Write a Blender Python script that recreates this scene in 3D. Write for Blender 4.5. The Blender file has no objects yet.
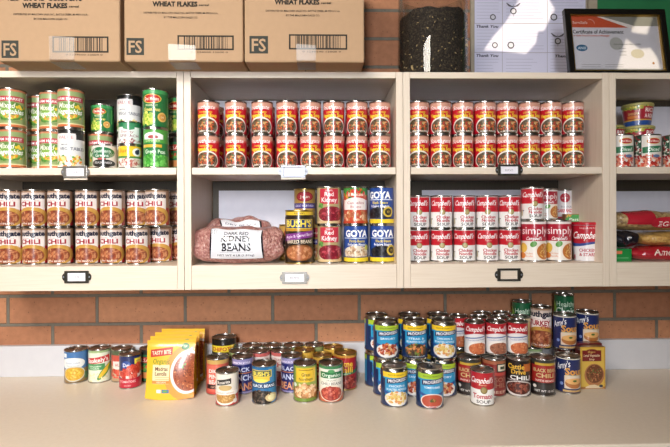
import bpy, bmesh, math, random
from mathutils import Vector, Matrix
PI = math.pi
SC = bpy.context.scene
COL = SC.collection
rnd = random.Random(7)

# ------------------------------------------------------------------ camera model
F, CX, CY = 475.0, 335.0, 216.0
YAW, ROLL = math.radians(1.4), math.radians(0.25)
EYE = Vector((0, 0, 1.5))
FW = Vector((math.sin(YAW), math.cos(YAW), 0))
R0 = Vector((math.cos(YAW), -math.sin(YAW), 0)); U0 = Vector((0, 0, 1))
RT = R0 * math.cos(ROLL) - U0 * math.sin(ROLL)
UP = U0 * math.cos(ROLL) + R0 * math.sin(ROLL)

def ray(px, py):
    return FW + RT * ((px - CX) / F) + UP * ((CY - py) / F)
def at(px, py, Y):
    d = ray(px, py); return EYE + d * (Y / d.y)
def atz(px, py, Z):
    d = ray(px, py); return EYE + d * ((Z - EYE.z) / d.z)

cam = bpy.data.cameras.new('camera'); co = bpy.data.objects.new('camera', cam); COL.objects.link(co)
m = Matrix((RT, UP, -FW)).transposed().to_4x4(); m.translation = EYE
co.matrix_world = m
cam.sensor_width = 36; cam.lens = F / 670 * 36; cam.shift_x = 0; cam.shift_y = -(223.5 - CY) / 670
cam.clip_start = 0.05
SC.camera = co

# ------------------------------------------------------------------ colour + materials
def lin(c):
    if isinstance(c, str):
        c = [int(c[i:i+2], 16) for i in (0, 2, 4)]
    g = .30*c[0]+.59*c[1]+.11*c[2]; r = []
    for v in c:
        v = (g+(v-g)*.88)/255.0
        r.append(v / 12.92 if v <= 0.04045 else ((v + 0.055) / 1.055) ** 2.4)
    return (r[0], r[1], r[2], 1.0)

def mat(name, col, rough=0.5, metal=0.0, noise=None, bump=None, coat=0.0, spec=0.5, scale=(1, 1, 1)):
    """principled material; noise=(scale, colour2, contrast) mixes a second colour, bump=(scale, strength)"""
    mt = bpy.data.materials.new(name); mt.use_nodes = True
    nt = mt.node_tree; b = nt.nodes['Principled BSDF']
    b.inputs['Base Color'].default_value = lin(col)
    b.inputs['Roughness'].default_value = rough; b.inputs['Metallic'].default_value = metal
    b.inputs['Coat Weight'].default_value = coat; b.inputs['Specular IOR Level'].default_value = spec
    tc = nt.nodes.new('ShaderNodeTexCoord'); mp = nt.nodes.new('ShaderNodeMapping')
    nt.links.new(tc.outputs['Object'], mp.inputs['Vector']); mp.inputs['Scale'].default_value = scale
    if noise:
        n = nt.nodes.new('ShaderNodeTexNoise'); n.inputs['Scale'].default_value = noise[0]; n.inputs['Detail'].default_value = 4
        r = nt.nodes.new('ShaderNodeValToRGB')
        c = noise[2] if len(noise) > 2 else 0.15
        r.color_ramp.elements[0].position = 0.5 - c; r.color_ramp.elements[1].position = 0.5 + c
        r.color_ramp.elements[0].color = lin(col); r.color_ramp.elements[1].color = lin(noise[1])
        nt.links.new(mp.outputs[0], n.inputs['Vector']); nt.links.new(n.outputs['Fac'], r.inputs[0])
        nt.links.new(r.outputs[0], b.inputs['Base Color'])
    if bump:
        n2 = nt.nodes.new('ShaderNodeTexNoise'); n2.inputs['Scale'].default_value = bump[0]
        bp = nt.nodes.new('ShaderNodeBump'); bp.inputs['Strength'].default_value = bump[1]; bp.inputs['Distance'].default_value = 0.002
        nt.links.new(mp.outputs[0], n2.inputs['Vector']); nt.links.new(n2.outputs['Fac'], bp.inputs['Height'])
        nt.links.new(bp.outputs[0], b.inputs['Normal'])
    return mt

def print_mat(name, rough, coat=0.0, noise=0.0, spec=0.5):
    """printed paper / plastic: the artwork colour comes from the mesh's own 'ink' attribute"""
    mt = bpy.data.materials.new(name); mt.use_nodes = True
    nt = mt.node_tree; b = nt.nodes['Principled BSDF']
    a = nt.nodes.new('ShaderNodeAttribute'); a.attribute_name = 'ink'
    b.inputs['Roughness'].default_value = rough; b.inputs['Coat Weight'].default_value = coat
    b.inputs['Coat Roughness'].default_value = 0.10; b.inputs['Specular IOR Level'].default_value = spec
    src = a.outputs['Color']
    if noise:
        tc = nt.nodes.new('ShaderNodeTexCoord'); n = nt.nodes.new('ShaderNodeTexNoise'); n.inputs['Scale'].default_value = 60
        n.inputs['Detail'].default_value = 5
        mr = nt.nodes.new('ShaderNodeMapRange'); mr.inputs['To Min'].default_value = 1 - noise; mr.inputs['To Max'].default_value = 1 + noise
        vm = nt.nodes.new('ShaderNodeVectorMath'); vm.operation = 'SCALE'
        nt.links.new(tc.outputs['Object'], n.inputs['Vector']); nt.links.new(n.outputs['Fac'], mr.inputs[0])
        nt.links.new(src, vm.inputs[0]); nt.links.new(mr.outputs[0], vm.inputs['Scale']); src = vm.outputs[0]
    nt.links.new(src, b.inputs['Base Color'])
    return mt

def clear_mat(name, tint, gloss=0.08, rough=0.02, fres=.5):
    """thin clear glass or film: straight-through light plus a surface reflection"""
    mt = bpy.data.materials.new(name); mt.use_nodes = True
    nt = mt.node_tree; nt.nodes.remove(nt.nodes['Principled BSDF'])
    out = nt.nodes['Material Output']
    t = nt.nodes.new('ShaderNodeBsdfTransparent'); t.inputs[0].default_value = lin(tint)
    g = nt.nodes.new('ShaderNodeBsdfGlossy'); g.inputs['Roughness'].default_value = rough
    lw = nt.nodes.new('ShaderNodeLayerWeight'); lw.inputs[0].default_value = 0.25
    ma = nt.nodes.new('ShaderNodeMath'); ma.operation = 'MULTIPLY_ADD'; ma.inputs[1].default_value = fres; ma.inputs[2].default_value = gloss
    mx = nt.nodes.new('ShaderNodeMixShader')
    nt.links.new(lw.outputs['Fresnel'], ma.inputs[0]); nt.links.new(ma.outputs[0], mx.inputs[0])
    nt.links.new(t.outputs[0], mx.inputs[1]); nt.links.new(g.outputs[0], mx.inputs[2]); nt.links.new(mx.outputs[0], out.inputs[0])
    return mt

def wood_mat(name, c1, c2, rough=0.5, axis_scale=(1.2, 30, 30)):
    mt = mat(name, c1, rough, noise=(6, c2, 0.25), scale=axis_scale)
    return mt

M = {}
M['wood'] = wood_mat('maple_laminate', 'e8d8c4', 'decbb4', 0.45, (1.5, 40, 40))
M['wood_v'] = wood_mat('maple_laminate_upright', 'e8d8c4', 'ddcab3', 0.45, (40, 40, 1.5))
M['tin'] = mat('tinplate', 'c8c4be', 0.24, 1.0)
M['lid'] = mat('tinplate_lid', '8c8278', 0.3, 1.0)
M['gold'] = mat('gold_lacquered_tin', 'c8a860', 0.3, 1.0)
M['label'] = print_mat('printed_paper_label', 0.28, 0.6)
M['pouch'] = print_mat('printed_pouch_film', 0.3, 0.3)
M['carton'] = print_mat('corrugated_cardboard', 0.8, 0, 0.06, 0.3)
M['paper'] = print_mat('printed_sheet', 0.6)
M['film'] = print_mat('printed_bag_film', 0.22, 0.6)
M['steel'] = mat('antique_nickel', '8a8680', 0.35, 0.9)
M['chrome'] = mat('bright_nickel', '90949e', 0.5, 0.9)
M['bronze'] = mat('dark_bronze', '4a463e', 0.4, 0.8)
M['white'] = mat('white_foam_board', 'dcdce8', 0.7, noise=(30, 'd4d4e2', 0.3))
M['counter'] = mat('laminate_counter', 'efe0cb', 0.42, noise=(90, 'e9d9c3', 0.3))
M['splash'] = mat('white_laminate_splash', 'cfcfd4', 0.4, noise=(40, 'cacad0', 0.3))
M['glass'] = clear_mat('jar_glass', 'f6f8f8', 0.015, 0.02, .22)
M['pane'] = clear_mat('picture_glass', 'f4f4f4', 0.01)
M['tape'] = clear_mat('clear_packing_tape', 'f2eee8', 0.07, 0.4)
M['black'] = mat('black_lacquer', '14120f', 0.3)
M['goldtrim'] = mat('gold_trim', 'c8a050', 0.35, 1.0)
M['greenboard'] = mat('green_board', '1f7a45', 0.6, noise=(20, '1c7040', 0.3))
M['tan'] = mat('tan_trim', 'a89c88', 0.6, noise=(40, '9a8e7a', 0.3))
M['wall'] = mat('painted_plaster', 'a09a90', 0.8, noise=(12, '9a948a', 0.3))
M['backwood'] = wood_mat('dark_back_panel', '4e4436', '40382c', 0.6, (40, 40, 1.5))
M['bottle'] = mat('red_plastic_lid', 'c81428', 0.3)

def brick_mat(x0, z0, bw, rh):
    mt = bpy.data.materials.new('brick'); mt.use_nodes = True
    nt = mt.node_tree; b = nt.nodes['Principled BSDF']; L = nt.links.new
    tc = nt.nodes.new('ShaderNodeTexCoord'); sx = nt.nodes.new('ShaderNodeSeparateXYZ'); cx = nt.nodes.new('ShaderNodeCombineXYZ')
    L(tc.outputs['Object'], sx.inputs[0])
    ax = nt.nodes.new('ShaderNodeMath'); ax.operation = 'SUBTRACT'; ax.inputs[1].default_value = x0
    az = nt.nodes.new('ShaderNodeMath'); az.operation = 'SUBTRACT'; az.inputs[1].default_value = z0
    L(sx.outputs['X'], ax.inputs[0]); L(sx.outputs['Z'], az.inputs[0]); L(ax.outputs[0], cx.inputs[0]); L(az.outputs[0], cx.inputs[1])
    bt = nt.nodes.new('ShaderNodeTexBrick'); bt.offset = 0.5; bt.squash = 1
    bt.inputs['Scale'].default_value = 1; bt.inputs['Brick Width'].default_value = bw; bt.inputs['Row Height'].default_value = rh
    bt.inputs['Mortar Size'].default_value = 0.0065; bt.inputs['Mortar Smooth'].default_value = 0.25; bt.inputs['Bias'].default_value = 0
    bt.inputs['Color1'].default_value = lin('bc7e56'); bt.inputs['Color2'].default_value = lin('a66a48'); bt.inputs['Mortar'].default_value = lin('726a5c')
    L(cx.outputs[0], bt.inputs['Vector'])
    n = nt.nodes.new('ShaderNodeTexNoise'); n.inputs['Scale'].default_value = 45; n.inputs['Detail'].default_value = 6
    L(tc.outputs['Object'], n.inputs['Vector'])
    mr = nt.nodes.new('ShaderNodeMapRange'); mr.inputs['To Min'].default_value = 0.72; mr.inputs['To Max'].default_value = 1.25; L(n.outputs['Fac'], mr.inputs[0])
    vm = nt.nodes.new('ShaderNodeVectorMath'); vm.operation = 'SCALE'; L(bt.outputs['Color'], vm.inputs[0]); L(mr.outputs[0], vm.inputs['Scale'])
    # small dark pits
    vo = nt.nodes.new('ShaderNodeTexVoronoi'); vo.inputs['Scale'].default_value = 55; L(tc.outputs['Object'], vo.inputs['Vector'])
    rp = nt.nodes.new('ShaderNodeValToRGB'); rp.color_ramp.elements[0].position = 0.06; rp.color_ramp.elements[1].position = 0.14
    rp.color_ramp.elements[0].color = (0.45, 0.45, 0.45, 1); rp.color_ramp.elements[1].color = (1, 1, 1, 1); L(vo.outputs['Distance'], rp.inputs[0])
    mm = nt.nodes.new('ShaderNodeVectorMath'); mm.operation = 'MULTIPLY'; L(vm.outputs[0], mm.inputs[0]); L(rp.outputs[0], mm.inputs[1])
    L(mm.outputs[0], b.inputs['Base Color']); b.inputs['Roughness'].default_value = 0.85
    bp = nt.nodes.new('ShaderNodeBump'); bp.inputs['Distance'].default_value = 0.006; bp.inputs['Strength'].default_value = 0.8; bp.invert = True
    L(bt.outputs['Fac'], bp.inputs['Height'])
    b2 = nt.nodes.new('ShaderNodeBump'); b2.inputs['Distance'].default_value = 0.002; b2.inputs['Strength'].default_value = 0.5
    L(n.outputs['Fac'], b2.inputs['Height']); L(bp.outputs[0], b2.inputs['Normal']); L(b2.outputs[0], b.inputs['Normal'])
    return mt

def bean_mat(name, c1, c2, c3, scale, rough=0.25, film=0.0):
    mt = bpy.data.materials.new(name); mt.use_nodes = True
    nt = mt.node_tree; b = nt.nodes['Principled BSDF']; L = nt.links.new
    tc = nt.nodes.new('ShaderNodeTexCoord'); vo = nt.nodes.new('ShaderNodeTexVoronoi'); vo.inputs['Scale'].default_value = scale
    L(tc.outputs['Object'], vo.inputs['Vector'])
    sx = nt.nodes.new('ShaderNodeSeparateXYZ'); L(vo.outputs['Color'], sx.inputs[0])
    rp = nt.nodes.new('ShaderNodeValToRGB'); e = rp.color_ramp.elements
    e[0].color = lin(c1); e[1].color = lin(c3); k = e.new(0.5); k.color = lin(c2); L(sx.outputs[0], rp.inputs[0])
    L(rp.outputs[0], b.inputs['Base Color']); b.inputs['Roughness'].default_value = rough
    b.inputs['Coat Weight'].default_value = film; b.inputs['Coat Roughness'].default_value = 0.08
    bp = nt.nodes.new('ShaderNodeBump'); bp.invert = True; bp.inputs['Distance'].default_value = 0.004; bp.inputs['Strength'].default_value = 0.9
    L(vo.outputs['Distance'], bp.inputs['Height']); L(bp.outputs[0], b.inputs['Normal'])
    return mt
M['kidney'] = bean_mat('dried_kidney_beans', '9c5a52', 'b4766c', 'cc9a8e', 150, 0.35, 0.5)
M['noodle'] = bean_mat('dried_noodles', 'c89440', 'dcae5c', 'b07a30', 110, 0.4, 0.5)
M['pasta'] = bean_mat('pasta_in_film', '9a7a48', 'b89860', '7a5a34', 120, 0.4, 0.5)
M['soil'] = bean_mat('dark_compost', '3a2e24', '221a14', '5a4836', 230, 0.85)

# ------------------------------------------------------------------ object helpers
def link(o, parent=None):
    COL.objects.link(o)
    if parent is not None: o.parent = parent
    return o
def tag(o, label, cat, group=None, kind=None):
    o['label'] = label; o['category'] = cat
    if group: o['group'] = group
    if kind: o['kind'] = kind
    return o
def empty(name, loc=(0, 0, 0), rz=0):
    o = bpy.data.objects.new(name, None); o.empty_display_size = 0.02
    o.location = loc; o.rotation_euler = (0, 0, rz); return link(o)
def from_bm(name, bm, mt, parent=None, smooth=False):
    me = bpy.data.meshes.new(name); bmesh.ops.recalc_face_normals(bm, faces=bm.faces)
    bm.to_mesh(me); bm.free()
    if smooth:
        for p in me.polygons: p.use_smooth = True
        me.set_sharp_from_angle(angle=math.radians(35))
    me.materials.append(mt)
    return link(bpy.data.objects.new(name, me), parent)
def bm_box(bm, x0, y0, z0, x1, y1, z1, bev=0.0):
    vs = [bm.verts.new(p) for p in ((x0,y0,z0),(x1,y0,z0),(x1,y1,z0),(x0,y1,z0),(x0,y0,z1),(x1,y0,z1),(x1,y1,z1),(x0,y1,z1))]
    fs = [bm.faces.new([vs[i] for i in q]) for q in ((0,3,2,1),(4,5,6,7),(0,1,5,4),(1,2,6,5),(2,3,7,6),(3,0,4,7))]
    if bev:
        es = list({e for f in fs for e in f.edges})
        bmesh.ops.bevel(bm, geom=es, offset=bev, segments=2, affect='EDGES', profile=0.6)
def box(name, x0, y0, z0, x1, y1, z1, mt, parent=None, bev=0.0):
    bm = bmesh.new(); bm_box(bm, x0, y0, z0, x1, y1, z1, bev); return from_bm(name, bm, mt, parent)
def bm_lathe(bm, prof, n=40, close=True):
    rings = []
    for r, z in prof:
        if r < 1e-6: rings.append([bm.verts.new((0, 0, z))])
        else: rings.append([bm.verts.new((r*math.sin(2*PI*i/n), -r*math.cos(2*PI*i/n), z)) for i in range(n)])
    for a, b in zip(rings, rings[1:]):
        for i in range(n):
            j = (i+1) % n
            if len(a) == 1 and len(b) == 1: continue
            if len(a) == 1: bm.faces.new((a[0], b[j], b[i]))
            elif len(b) == 1: bm.faces.new((a[i], a[j], b[0]))
            else: bm.faces.new((a[i], a[j], b[j], b[i]))
def lathe(name, prof, mt, parent=None, n=40):
    bm = bmesh.new(); bm_lathe(bm, prof, n); return from_bm(name, bm, mt, parent, True)
def copy_tree(o, parent=None):
    c = o.copy(); COL.objects.link(c); c.parent = parent
    for ch in list(KIDS.get(o.name, o.children)): copy_tree(ch, c)
    return c
KIDS = {}

# ------------------------------------------------------------------ text outlines
_tc = {}
def outline(s, bold=0.0, res=2, cut=0):
    k = (s, bold, cut)
    if k in _tc: return _tc[k]
    cu = bpy.data.curves.new('t', 'FONT'); cu.body = s; cu.size = 1; cu.offset = bold; cu.resolution_u = res
    ob = bpy.data.objects.new('t', cu); COL.objects.link(ob)
    bpy.context.view_layer.update()
    me = bpy.data.meshes.new_from_object(ob.evaluated_get(bpy.context.evaluated_depsgraph_get()))
    if cut and len(me.vertices):
        bm = bmesh.new(); bm.from_mesh(me); xs = [v.co.x for v in bm.verts]; x = min(xs)+cut
        while x < max(xs):
            bmesh.ops.bisect_plane(bm, geom=list(bm.verts)+list(bm.edges)+list(bm.faces), plane_co=(x, 0, 0), plane_no=(1, 0, 0), dist=1e-5); x += cut
        bm.to_mesh(me); bm.free()
    vs = [(v.co.x, v.co.y) for v in me.vertices]; fs = [tuple(p.vertices) for p in me.polygons]
    xs = [v[0] for v in vs] or [0, 1]; ys = [v[1] for v in vs] or [0, 1]
    bb = (min(xs), min(ys), max(xs), max(ys))
    bpy.data.objects.remove(ob); bpy.data.meshes.remove(me); bpy.data.curves.remove(cu)
    _tc[k] = (vs, fs, bb); return _tc[k]

class Art:
    """coloured artwork laid on a surface given by mp(x, y, lift) -> point"""
    def __init__(s, mp, seg=9.0, step=5e-5):
        s.curved = seg < 1; s.mp, s.seg, s.step, s.v, s.f, s.c, s.k = mp, seg, step, [], [], [], 1
        s.R = random.Random(5)
    def quadgrid(s, P, nx, ny, col, lift=None):
        """P(i/nx, j/ny) -> (x, y)"""
        if lift is None: lift = s.k * s.step; s.k += 1
        b = len(s.v)
        for j in range(ny+1):
            for i in range(nx+1):
                x, y = P(i/nx, j/ny); s.v.append(s.mp(x, y, lift))
        c = lin(col)
        for j in range(ny):
            for i in range(nx):
                a = b + j*(nx+1) + i; s.f.append((a, a+1, a+nx+2, a+nx+1)); s.c.append(c)
    def rect(s, x0, y0, x1, y1, col, **k):
        n = max(1, int(math.ceil(abs(x1-x0)/s.seg))); m_ = max(1, min(12, int(math.ceil(abs(y1-y0)/s.seg)))) if s.seg < .02 else 1 if abs(y1-y0) < 0.3 else 3
        s.quadgrid(lambda u, v: (x0+(x1-x0)*u, y0+(y1-y0)*v), n, m_, col, **k)
    def band(s, x0, x1, lo, hi, col):
        n = max(4, int(math.ceil(abs(x1-x0)/s.seg)))
        lo_ = lo if callable(lo) else (lambda x: lo); hi_ = hi if callable(hi) else (lambda x: hi)
        def P(u, v):
            x = x0+(x1-x0)*u; a, b = lo_(x), hi_(x); return (x, a+(b-a)*v)
        s.quadgrid(P, n, 2, col)
    def ell(s, cx, cy, rx, ry, col, rot=0, n=20, clip=None, lift=None):
        if lift is None: lift = s.k * s.step; s.k += 1
        cs, sn = math.cos(rot), math.sin(rot); b = len(s.v); big = max(rx, ry); nr = min(8, max(1, int(math.ceil(big/s.seg))))
        if n > 6: n = min(72, max(n, int(2*PI*big/s.seg)))
        else: nr = 1; lift += 1.2e-4 if s.curved else 0
        rings = [i/nr for i in range(nr+1)]
        def pt(q, t):
            a, d = rx*q*math.cos(t), ry*q*math.sin(t)
            x, y = cx+a*cs-d*sn, cy+a*sn+d*cs
            if clip: x = min(max(x, clip[0]), clip[2]); y = min(max(y, clip[1]), clip[3])
            return s.mp(x, y, lift)
        s.v.append(pt(0, 0)); c = lin(col)
        for q in rings[1:]:
            for i in range(n): s.v.append(pt(q, 2*PI*i/n))
        for i in range(n):
            s.f.append((b, b+1+i, b+1+(i+1) % n)); s.c.append(c)
        for r in range(len(rings)-2):
            for i in range(n):
                j = (i+1) % n; o0 = b+1+r*n; o1 = o0+n
                s.f.append((o0+i, o1+i, o1+j, o0+j)); s.c.append(c)
    def ring(s, cx, cy, r, w, col, n=16, a0=0, a1=2*PI):
        s.quadgrid(lambda u, v: (cx+(r-w+w*v)*math.cos(a0+(a1-a0)*u), cy+(r-w+w*v)*math.sin(a0+(a1-a0)*u)), n, 1, col)
    def bits(s, cx, cy, rx, ry, n, size, cols, clip=None, asp=0.6):
        base = s.k * s.step; s.k += 1
        for i in range(n):
            t = s.R.uniform(0, 2*PI); q = math.sqrt(s.R.random())*0.94
            a = s.R.uniform(0.7, 1.25)*size
            s.ell(cx+rx*q*math.cos(t), cy+ry*q*math.sin(t), a, a*asp, s.R.choice(cols), rot=s.R.uniform(0, PI), n=6, clip=clip, lift=base+i*2e-6)
        s.k += int(n*2e-6/s.step)+1
    def text(s, t, cx, cy, h, col, w=None, bold=0.012, shear=0.0, rot=0.0, arc=0.0, spread=1.0):
        vs, fs, bb = outline(t, bold*.55, 2, .14 if s.curved else 0)
        sc = h/0.72
        tw = (bb[2]-bb[0])*sc; kx = spread
        if w is not None: kx = w/max(tw, 1e-6)
        mx, my = (bb[0]+bb[2])/2, (bb[1]+bb[3])/2 if (bb[3]-bb[1]) > 0 else 0
        my = 0.36
        lift = s.k*s.step + (1.5e-4 if s.curved else 5e-5); s.k += 1
        b = len(s.v); cs, sn = math.cos(rot), math.sin(rot); c = lin(col)
        for x, y in vs:
            X, Y = (x-mx)*sc*kx, (y-my)*sc; X += Y*shear; Y += arc*X*X
            s.v.append(s.mp(cx+X*cs-Y*sn, cy+X*sn+Y*cs, lift))
        for f in fs: s.f.append(tuple(b+i for i in f)); s.c.append(c)
    def lines(s, cx, cy, w, n, dy, col, h=0.012):
        for i in range(n):
            ww = w*s.R.uniform(0.75, 1); s.rect(cx-ww/2, cy-i*dy, cx+ww/2, cy-i*dy+h, col)
    def build(s, name, mt, parent=None, normal=None):
        me = bpy.data.meshes.new(name); me.from_pydata([tuple(v) for v in s.v], [], s.f); me.update()
        at_ = me.color_attributes.new('ink', 'FLOAT_COLOR', 'CORNER')
        arr = []
        for p, c in zip(me.polygons, s.c): arr.extend(list(c)*len(p.vertices))
        at_.data.foreach_set('color', arr)
        for p in me.polygons: p.use_smooth = normal is not None
        if normal: me.normals_split_custom_set_from_vertices([normal(v) for v in s.v])
        me.materials.append(mt)
        return link(bpy.data.objects.new(name, me), parent)

def wrap(r0, r1, z0, h):
    """label coordinates: x and y both in label heights, x=0 faces -Y"""
    rm = (r0+r1)/2
    def mp(x, y, lift):
        a = x*h/rm; r = r0+(r1-r0)*y+lift
        return (r*math.sin(a), -r*math.cos(a), z0+y*h)
    return mp
def radial(v):
    l = math.hypot(v[0], v[1]) or 1; return (v[0]/l, v[1]/l, 0)

# ------------------------------------------------------------------ label artwork
def script_campbell(a, x, y, h, c='ffffff', w=0.62, t='Campbell\'s'):
    a.text(t, x, y, h, c, w=w, bold=0.03, shear=0.35)
def bg(a, col, xm):
    a.quadgrid(lambda u, v: (-xm+2*xm*u, v), 72, 1, col, lift=0)

def d_mixed(a, X):
    bg(a, '94a868', X)
    a.rect(-.6, .86, .6, 1, '8ea868'); a.rect(-.6, .95, .6, 1, 'd07850'); a.rect(-.6, 0, .6, .06, 'd8703c'); a.rect(-.6,.06,.6,.09,'e8d8a0')
    a.ell(0, .42, .40, .25, '5c8c34'); a.ell(-.05, .36, .34, .16, '7cac3c')
    a.bits(0, .27, .36, .09, 22, .05, ['e8b428', 'e88c28', '4c8c2c', 'e8d040', 'd8902c', '3c7c28'])
    a.bits(.25, .52, .12, .09, 7, .05, ['f0d030', 'e8b020'])
    a.band(-.42, .36, lambda x: .68-.12*x*x, lambda x: .82-.12*x*x, 'c83c48'); a.text('FARM MARKET', -.03, .745, .07, 'ffffff', w=.66, bold=.02)
    a.text('Mixed', -.08, .57, .14, 'f4f4dc', w=.38, bold=.03, shear=.2); a.text('Vegetables', 0, .41, .14, 'ffffff', w=.66, bold=.03, shear=.2)
    a.lines(0, .14, .5, 1, .03, '7c9454')
def d_value(a, X):
    bg(a, 'e4e4e2', X)
    a.rect(-X, .86, X, 1, '1e1e1c'); a.rect(.14, .74, X, .87, '26262a')
    a.rect(-.40, .70, .13, .9, 'f0e6e4'); a.text('VALUE', -.13, .8, .085, 'c87878', w=.4)
    a.text('MIXED', -.12, .60, .04, '70707c', w=.22); a.text('VEGETABLES', .05, .49, .085, '50586c', w=.66)
    a.bits(-.05, .16, .46, .16, 48, .055, ['f0b428', 'e88828', '3f8a34', 'f4e088', '5ca838', 'f0cc40', 'e8e0b0'])
def d_delmonte(a, X):
    bg(a, '1f7438', X)
    a.rect(.3, 0, X, 1, '207c3c'); a.band(-.5, .5, .9, 1, '3aa054')
    a.ell(-.05, .76, .27, .13, 'e8c04c'); a.ell(-.05, .76, .245, .11, 'c8281c'); a.text('Del Monte', -.05, .76, .09, 'fff4dc', w=.4, bold=.03)
    a.text('FRESH CUT', -.05, .58, .05, 'e8f0c0', w=.34); a.text('Green Peas', -.05, .47, .10, 'ffe870', w=.46, bold=.02)
    a.bits(-.18, .2, .26, .19, 60, .05, ['a8c83c', 'd8d84c', '8cb830', 'e8e468'], asp=.9)
    a.ell(.24, .26, .13, .13, 'e8b454'); a.ell(.24, .26, .09, .09, 'd89038'); a.text('14', .24, .26, .07, 'fff0c0')
    a.rect(.40, .3, .48, .85, '4cac50')
def d_peas(a, X):
    bg(a, '4ca43c', X)
    a.rect(-.5, .3, .5, .64, '1c7c3c'); a.band(-.34, .22, lambda x: .74, lambda x: .93-.9*(x+.06)**2, 'f4f4f0'); a.ell(-.06, .8, .14, .05, 'b04040')
    a.text('DINNER', -.06, .70, .06, 'd8f0b0', w=.4)
    a.band(-.38, .18, .52, .6, 'e8b030'); a.text('Green Peas', 0, .41, .11, 'e8ffe0', w=.56, bold=.02)
    a.bits(0, .16, .44, .17, 90, .05, ['48b038', '68c850', '349428', '84d868'], asp=.95)
def d_greens(a, X):
    bg(a, 'e4d8cc', X)
    a.ell(-.1, .66, .62, .27, '1c7440'); a.text('Southern', -.1, .75, .15, 'e8f4e8', w=.8, bold=.02); a.text('Greens', -.1, .54, .15, 'e8f4e8', w=.6, bold=.02)
    a.ell(-.05, .17, .6, .18, '26241f'); a.text('SEASONED', -.05, .2, .1, 'd8d8d8', w=.8); a.ell(-.1, .38, .2, .05, 'c8504c')
def d_starwhite(a, X):
    bg(a, 'e0eae4', X)
    a.rect(-X, .78, X, 1, '1f7a4a'); a.band(-.3, .25, lambda x: .62+abs(x)*.3, .95, '3c9060'); a.text('Sunny', -.1, .56, .12, 'b05060', w=.6); a.text('SPINACH', 0, .36, .13, '9c4858', w=.9)
    a.rect(.5, .1, .8, .8, '78b090'); a.bits(0, .1, .6, .1, 30, .06, ['c8b8b0', 'a04850', 'd8c8c0'])
def d_yellowbird(a, X):
    bg(a, 'e8e4dc', X)
    a.rect(-X, .5, X, 1, 'f4c820'); a.text('Sun', -.3, .8, .2, 'e07820', w=.5, bold=.03); a.ell(.38, .72, .24, .2, 'f0f0e8'); a.ell(.38, .72, .12, .12, '28304c'); a.ell(.44, .8, .07, .07, '28304c')
    a.rect(-X, .42, X, .52, '508c38'); a.bits(0, .2, .7, .2, 60, .08, ['e8dcd0', 'b04848', 'd8b8a8', 'c87868'])
def d_chili(a, X, word='CHILI', var=0):
    bg(a, 'a07a5e', X)
    a.rect(.34, 0, .8, .5, 'b01828'); a.rect(-.8, 0, -.5, .5, 'a81828')
    a.rect(-.5, 0, .34, .96, 'ece2dc'); a.rect(-.5, .84, .34, .97, 'b89884')
    a.band(-.5, .34, .80, .95, 'd0bcb0'); a.text('Southgate', -.08, .865, .145, '181c38', w=.84, bold=.08)
    a.text('HORMEL STYLE', -.08, .725, .03, 'c89090', w=.5, bold=0)
    a.text(word, -.08, .63, .13, 'a81828', w=.58, bold=.07)
    a.ell(-.02, .25, .47, .29, 'c8943c', clip=(-.5, .0, .5, 1)); a.ell(-.06, .22, .38, .22, '94482c', clip=(-.5, .0, .5, 1))
    a.bits(-.06, .22, .37, .2, 60, .045, ['b46840', '9c4428', 'c88458', '7c3420', 'c07448'])
    a.text('WITH BEANS', -.1, .06, .05, 'f8e8d8', w=.56)
def d_turkeychili(a, X):
    d_chili(a, X, 'TURKEY'); a.text('CHILI', .1, .52, .09, 'b81c30', w=.3, bold=.03)
def d_vegsoup(a, X):
    bg(a, 'd40c24', X)
    a.rect(-X, .84, X, 1, 'd89880'); a.rect(-X, .79, X, .85, 'dc5850'); a.rect(-X, .975, X, 1, 'b87c68')
    a.text('Southgate', -.03, .84, .13, 'fff4f0', w=.74, bold=.03, shear=.3)
    a.text('CONDENSED', 0, .675, .055, 'f8d830', w=.46, bold=.04); a.text('Vegetable Soup', 0, .575, .115, 'f8d42c', w=.80, bold=.09)
    a.ell(.02, .22, .42, .30, 'f0e8dc', clip=(-.5, .0, .5, 1)); a.ell(.02, .205, .385, .265, '5c4c34', clip=(-.5, .0, .5, 1))
    a.bits(.02, .23, .35, .21, 60, .045, ['d8502c', '586030', 'e87838', '7c5c3c', 'd8b070', '443c28', 'b83c28', 'c84830'])
    a.text('HEARTY FLAVOR', .03, .055, .05, 'fff4ec', w=.52)
def d_bushbaked(a, X):
    bg(a, '2e231a', X)
    a.rect(-X, .93, X, 1, 'e8c028'); a.text('NEW!', .0, .965, .035, '503c20', w=.2)
    a.rect(-.36, .66, .32, .85, 'e8bc2c'); a.rect(-.33, .675, .29, .84, '1c3c78'); a.text("BUSH'S", -.02, .765, .13, 'f8dc3c', w=.56, bold=.06)
    a.rect(-.36, .615, .32, .66, 'c89020')
    a.band(-.4, .4, lambda x: .46+.12*x, lambda x: .59+.12*x, '8c3494'); a.text('Maple & Cured Bacon', 0, .53, .055, 'f4e0f4', w=.62, bold=.02, rot=.12)
    a.text('BAKED BEANS', 0, .41, .07, 'f0dcc0', w=.55, bold=.03)
    a.ell(0, .19, .34, .16, '8c5024'); a.ell(0, .185, .31, .135, 'b8683c')
    a.bits(0, .185, .29, .12, 60, .04, ['c87c48', 'a45c30', 'd89464', 'b86c40'])
    a.rect(-.42, 0, -.36, .9, '7c4c28')
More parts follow.
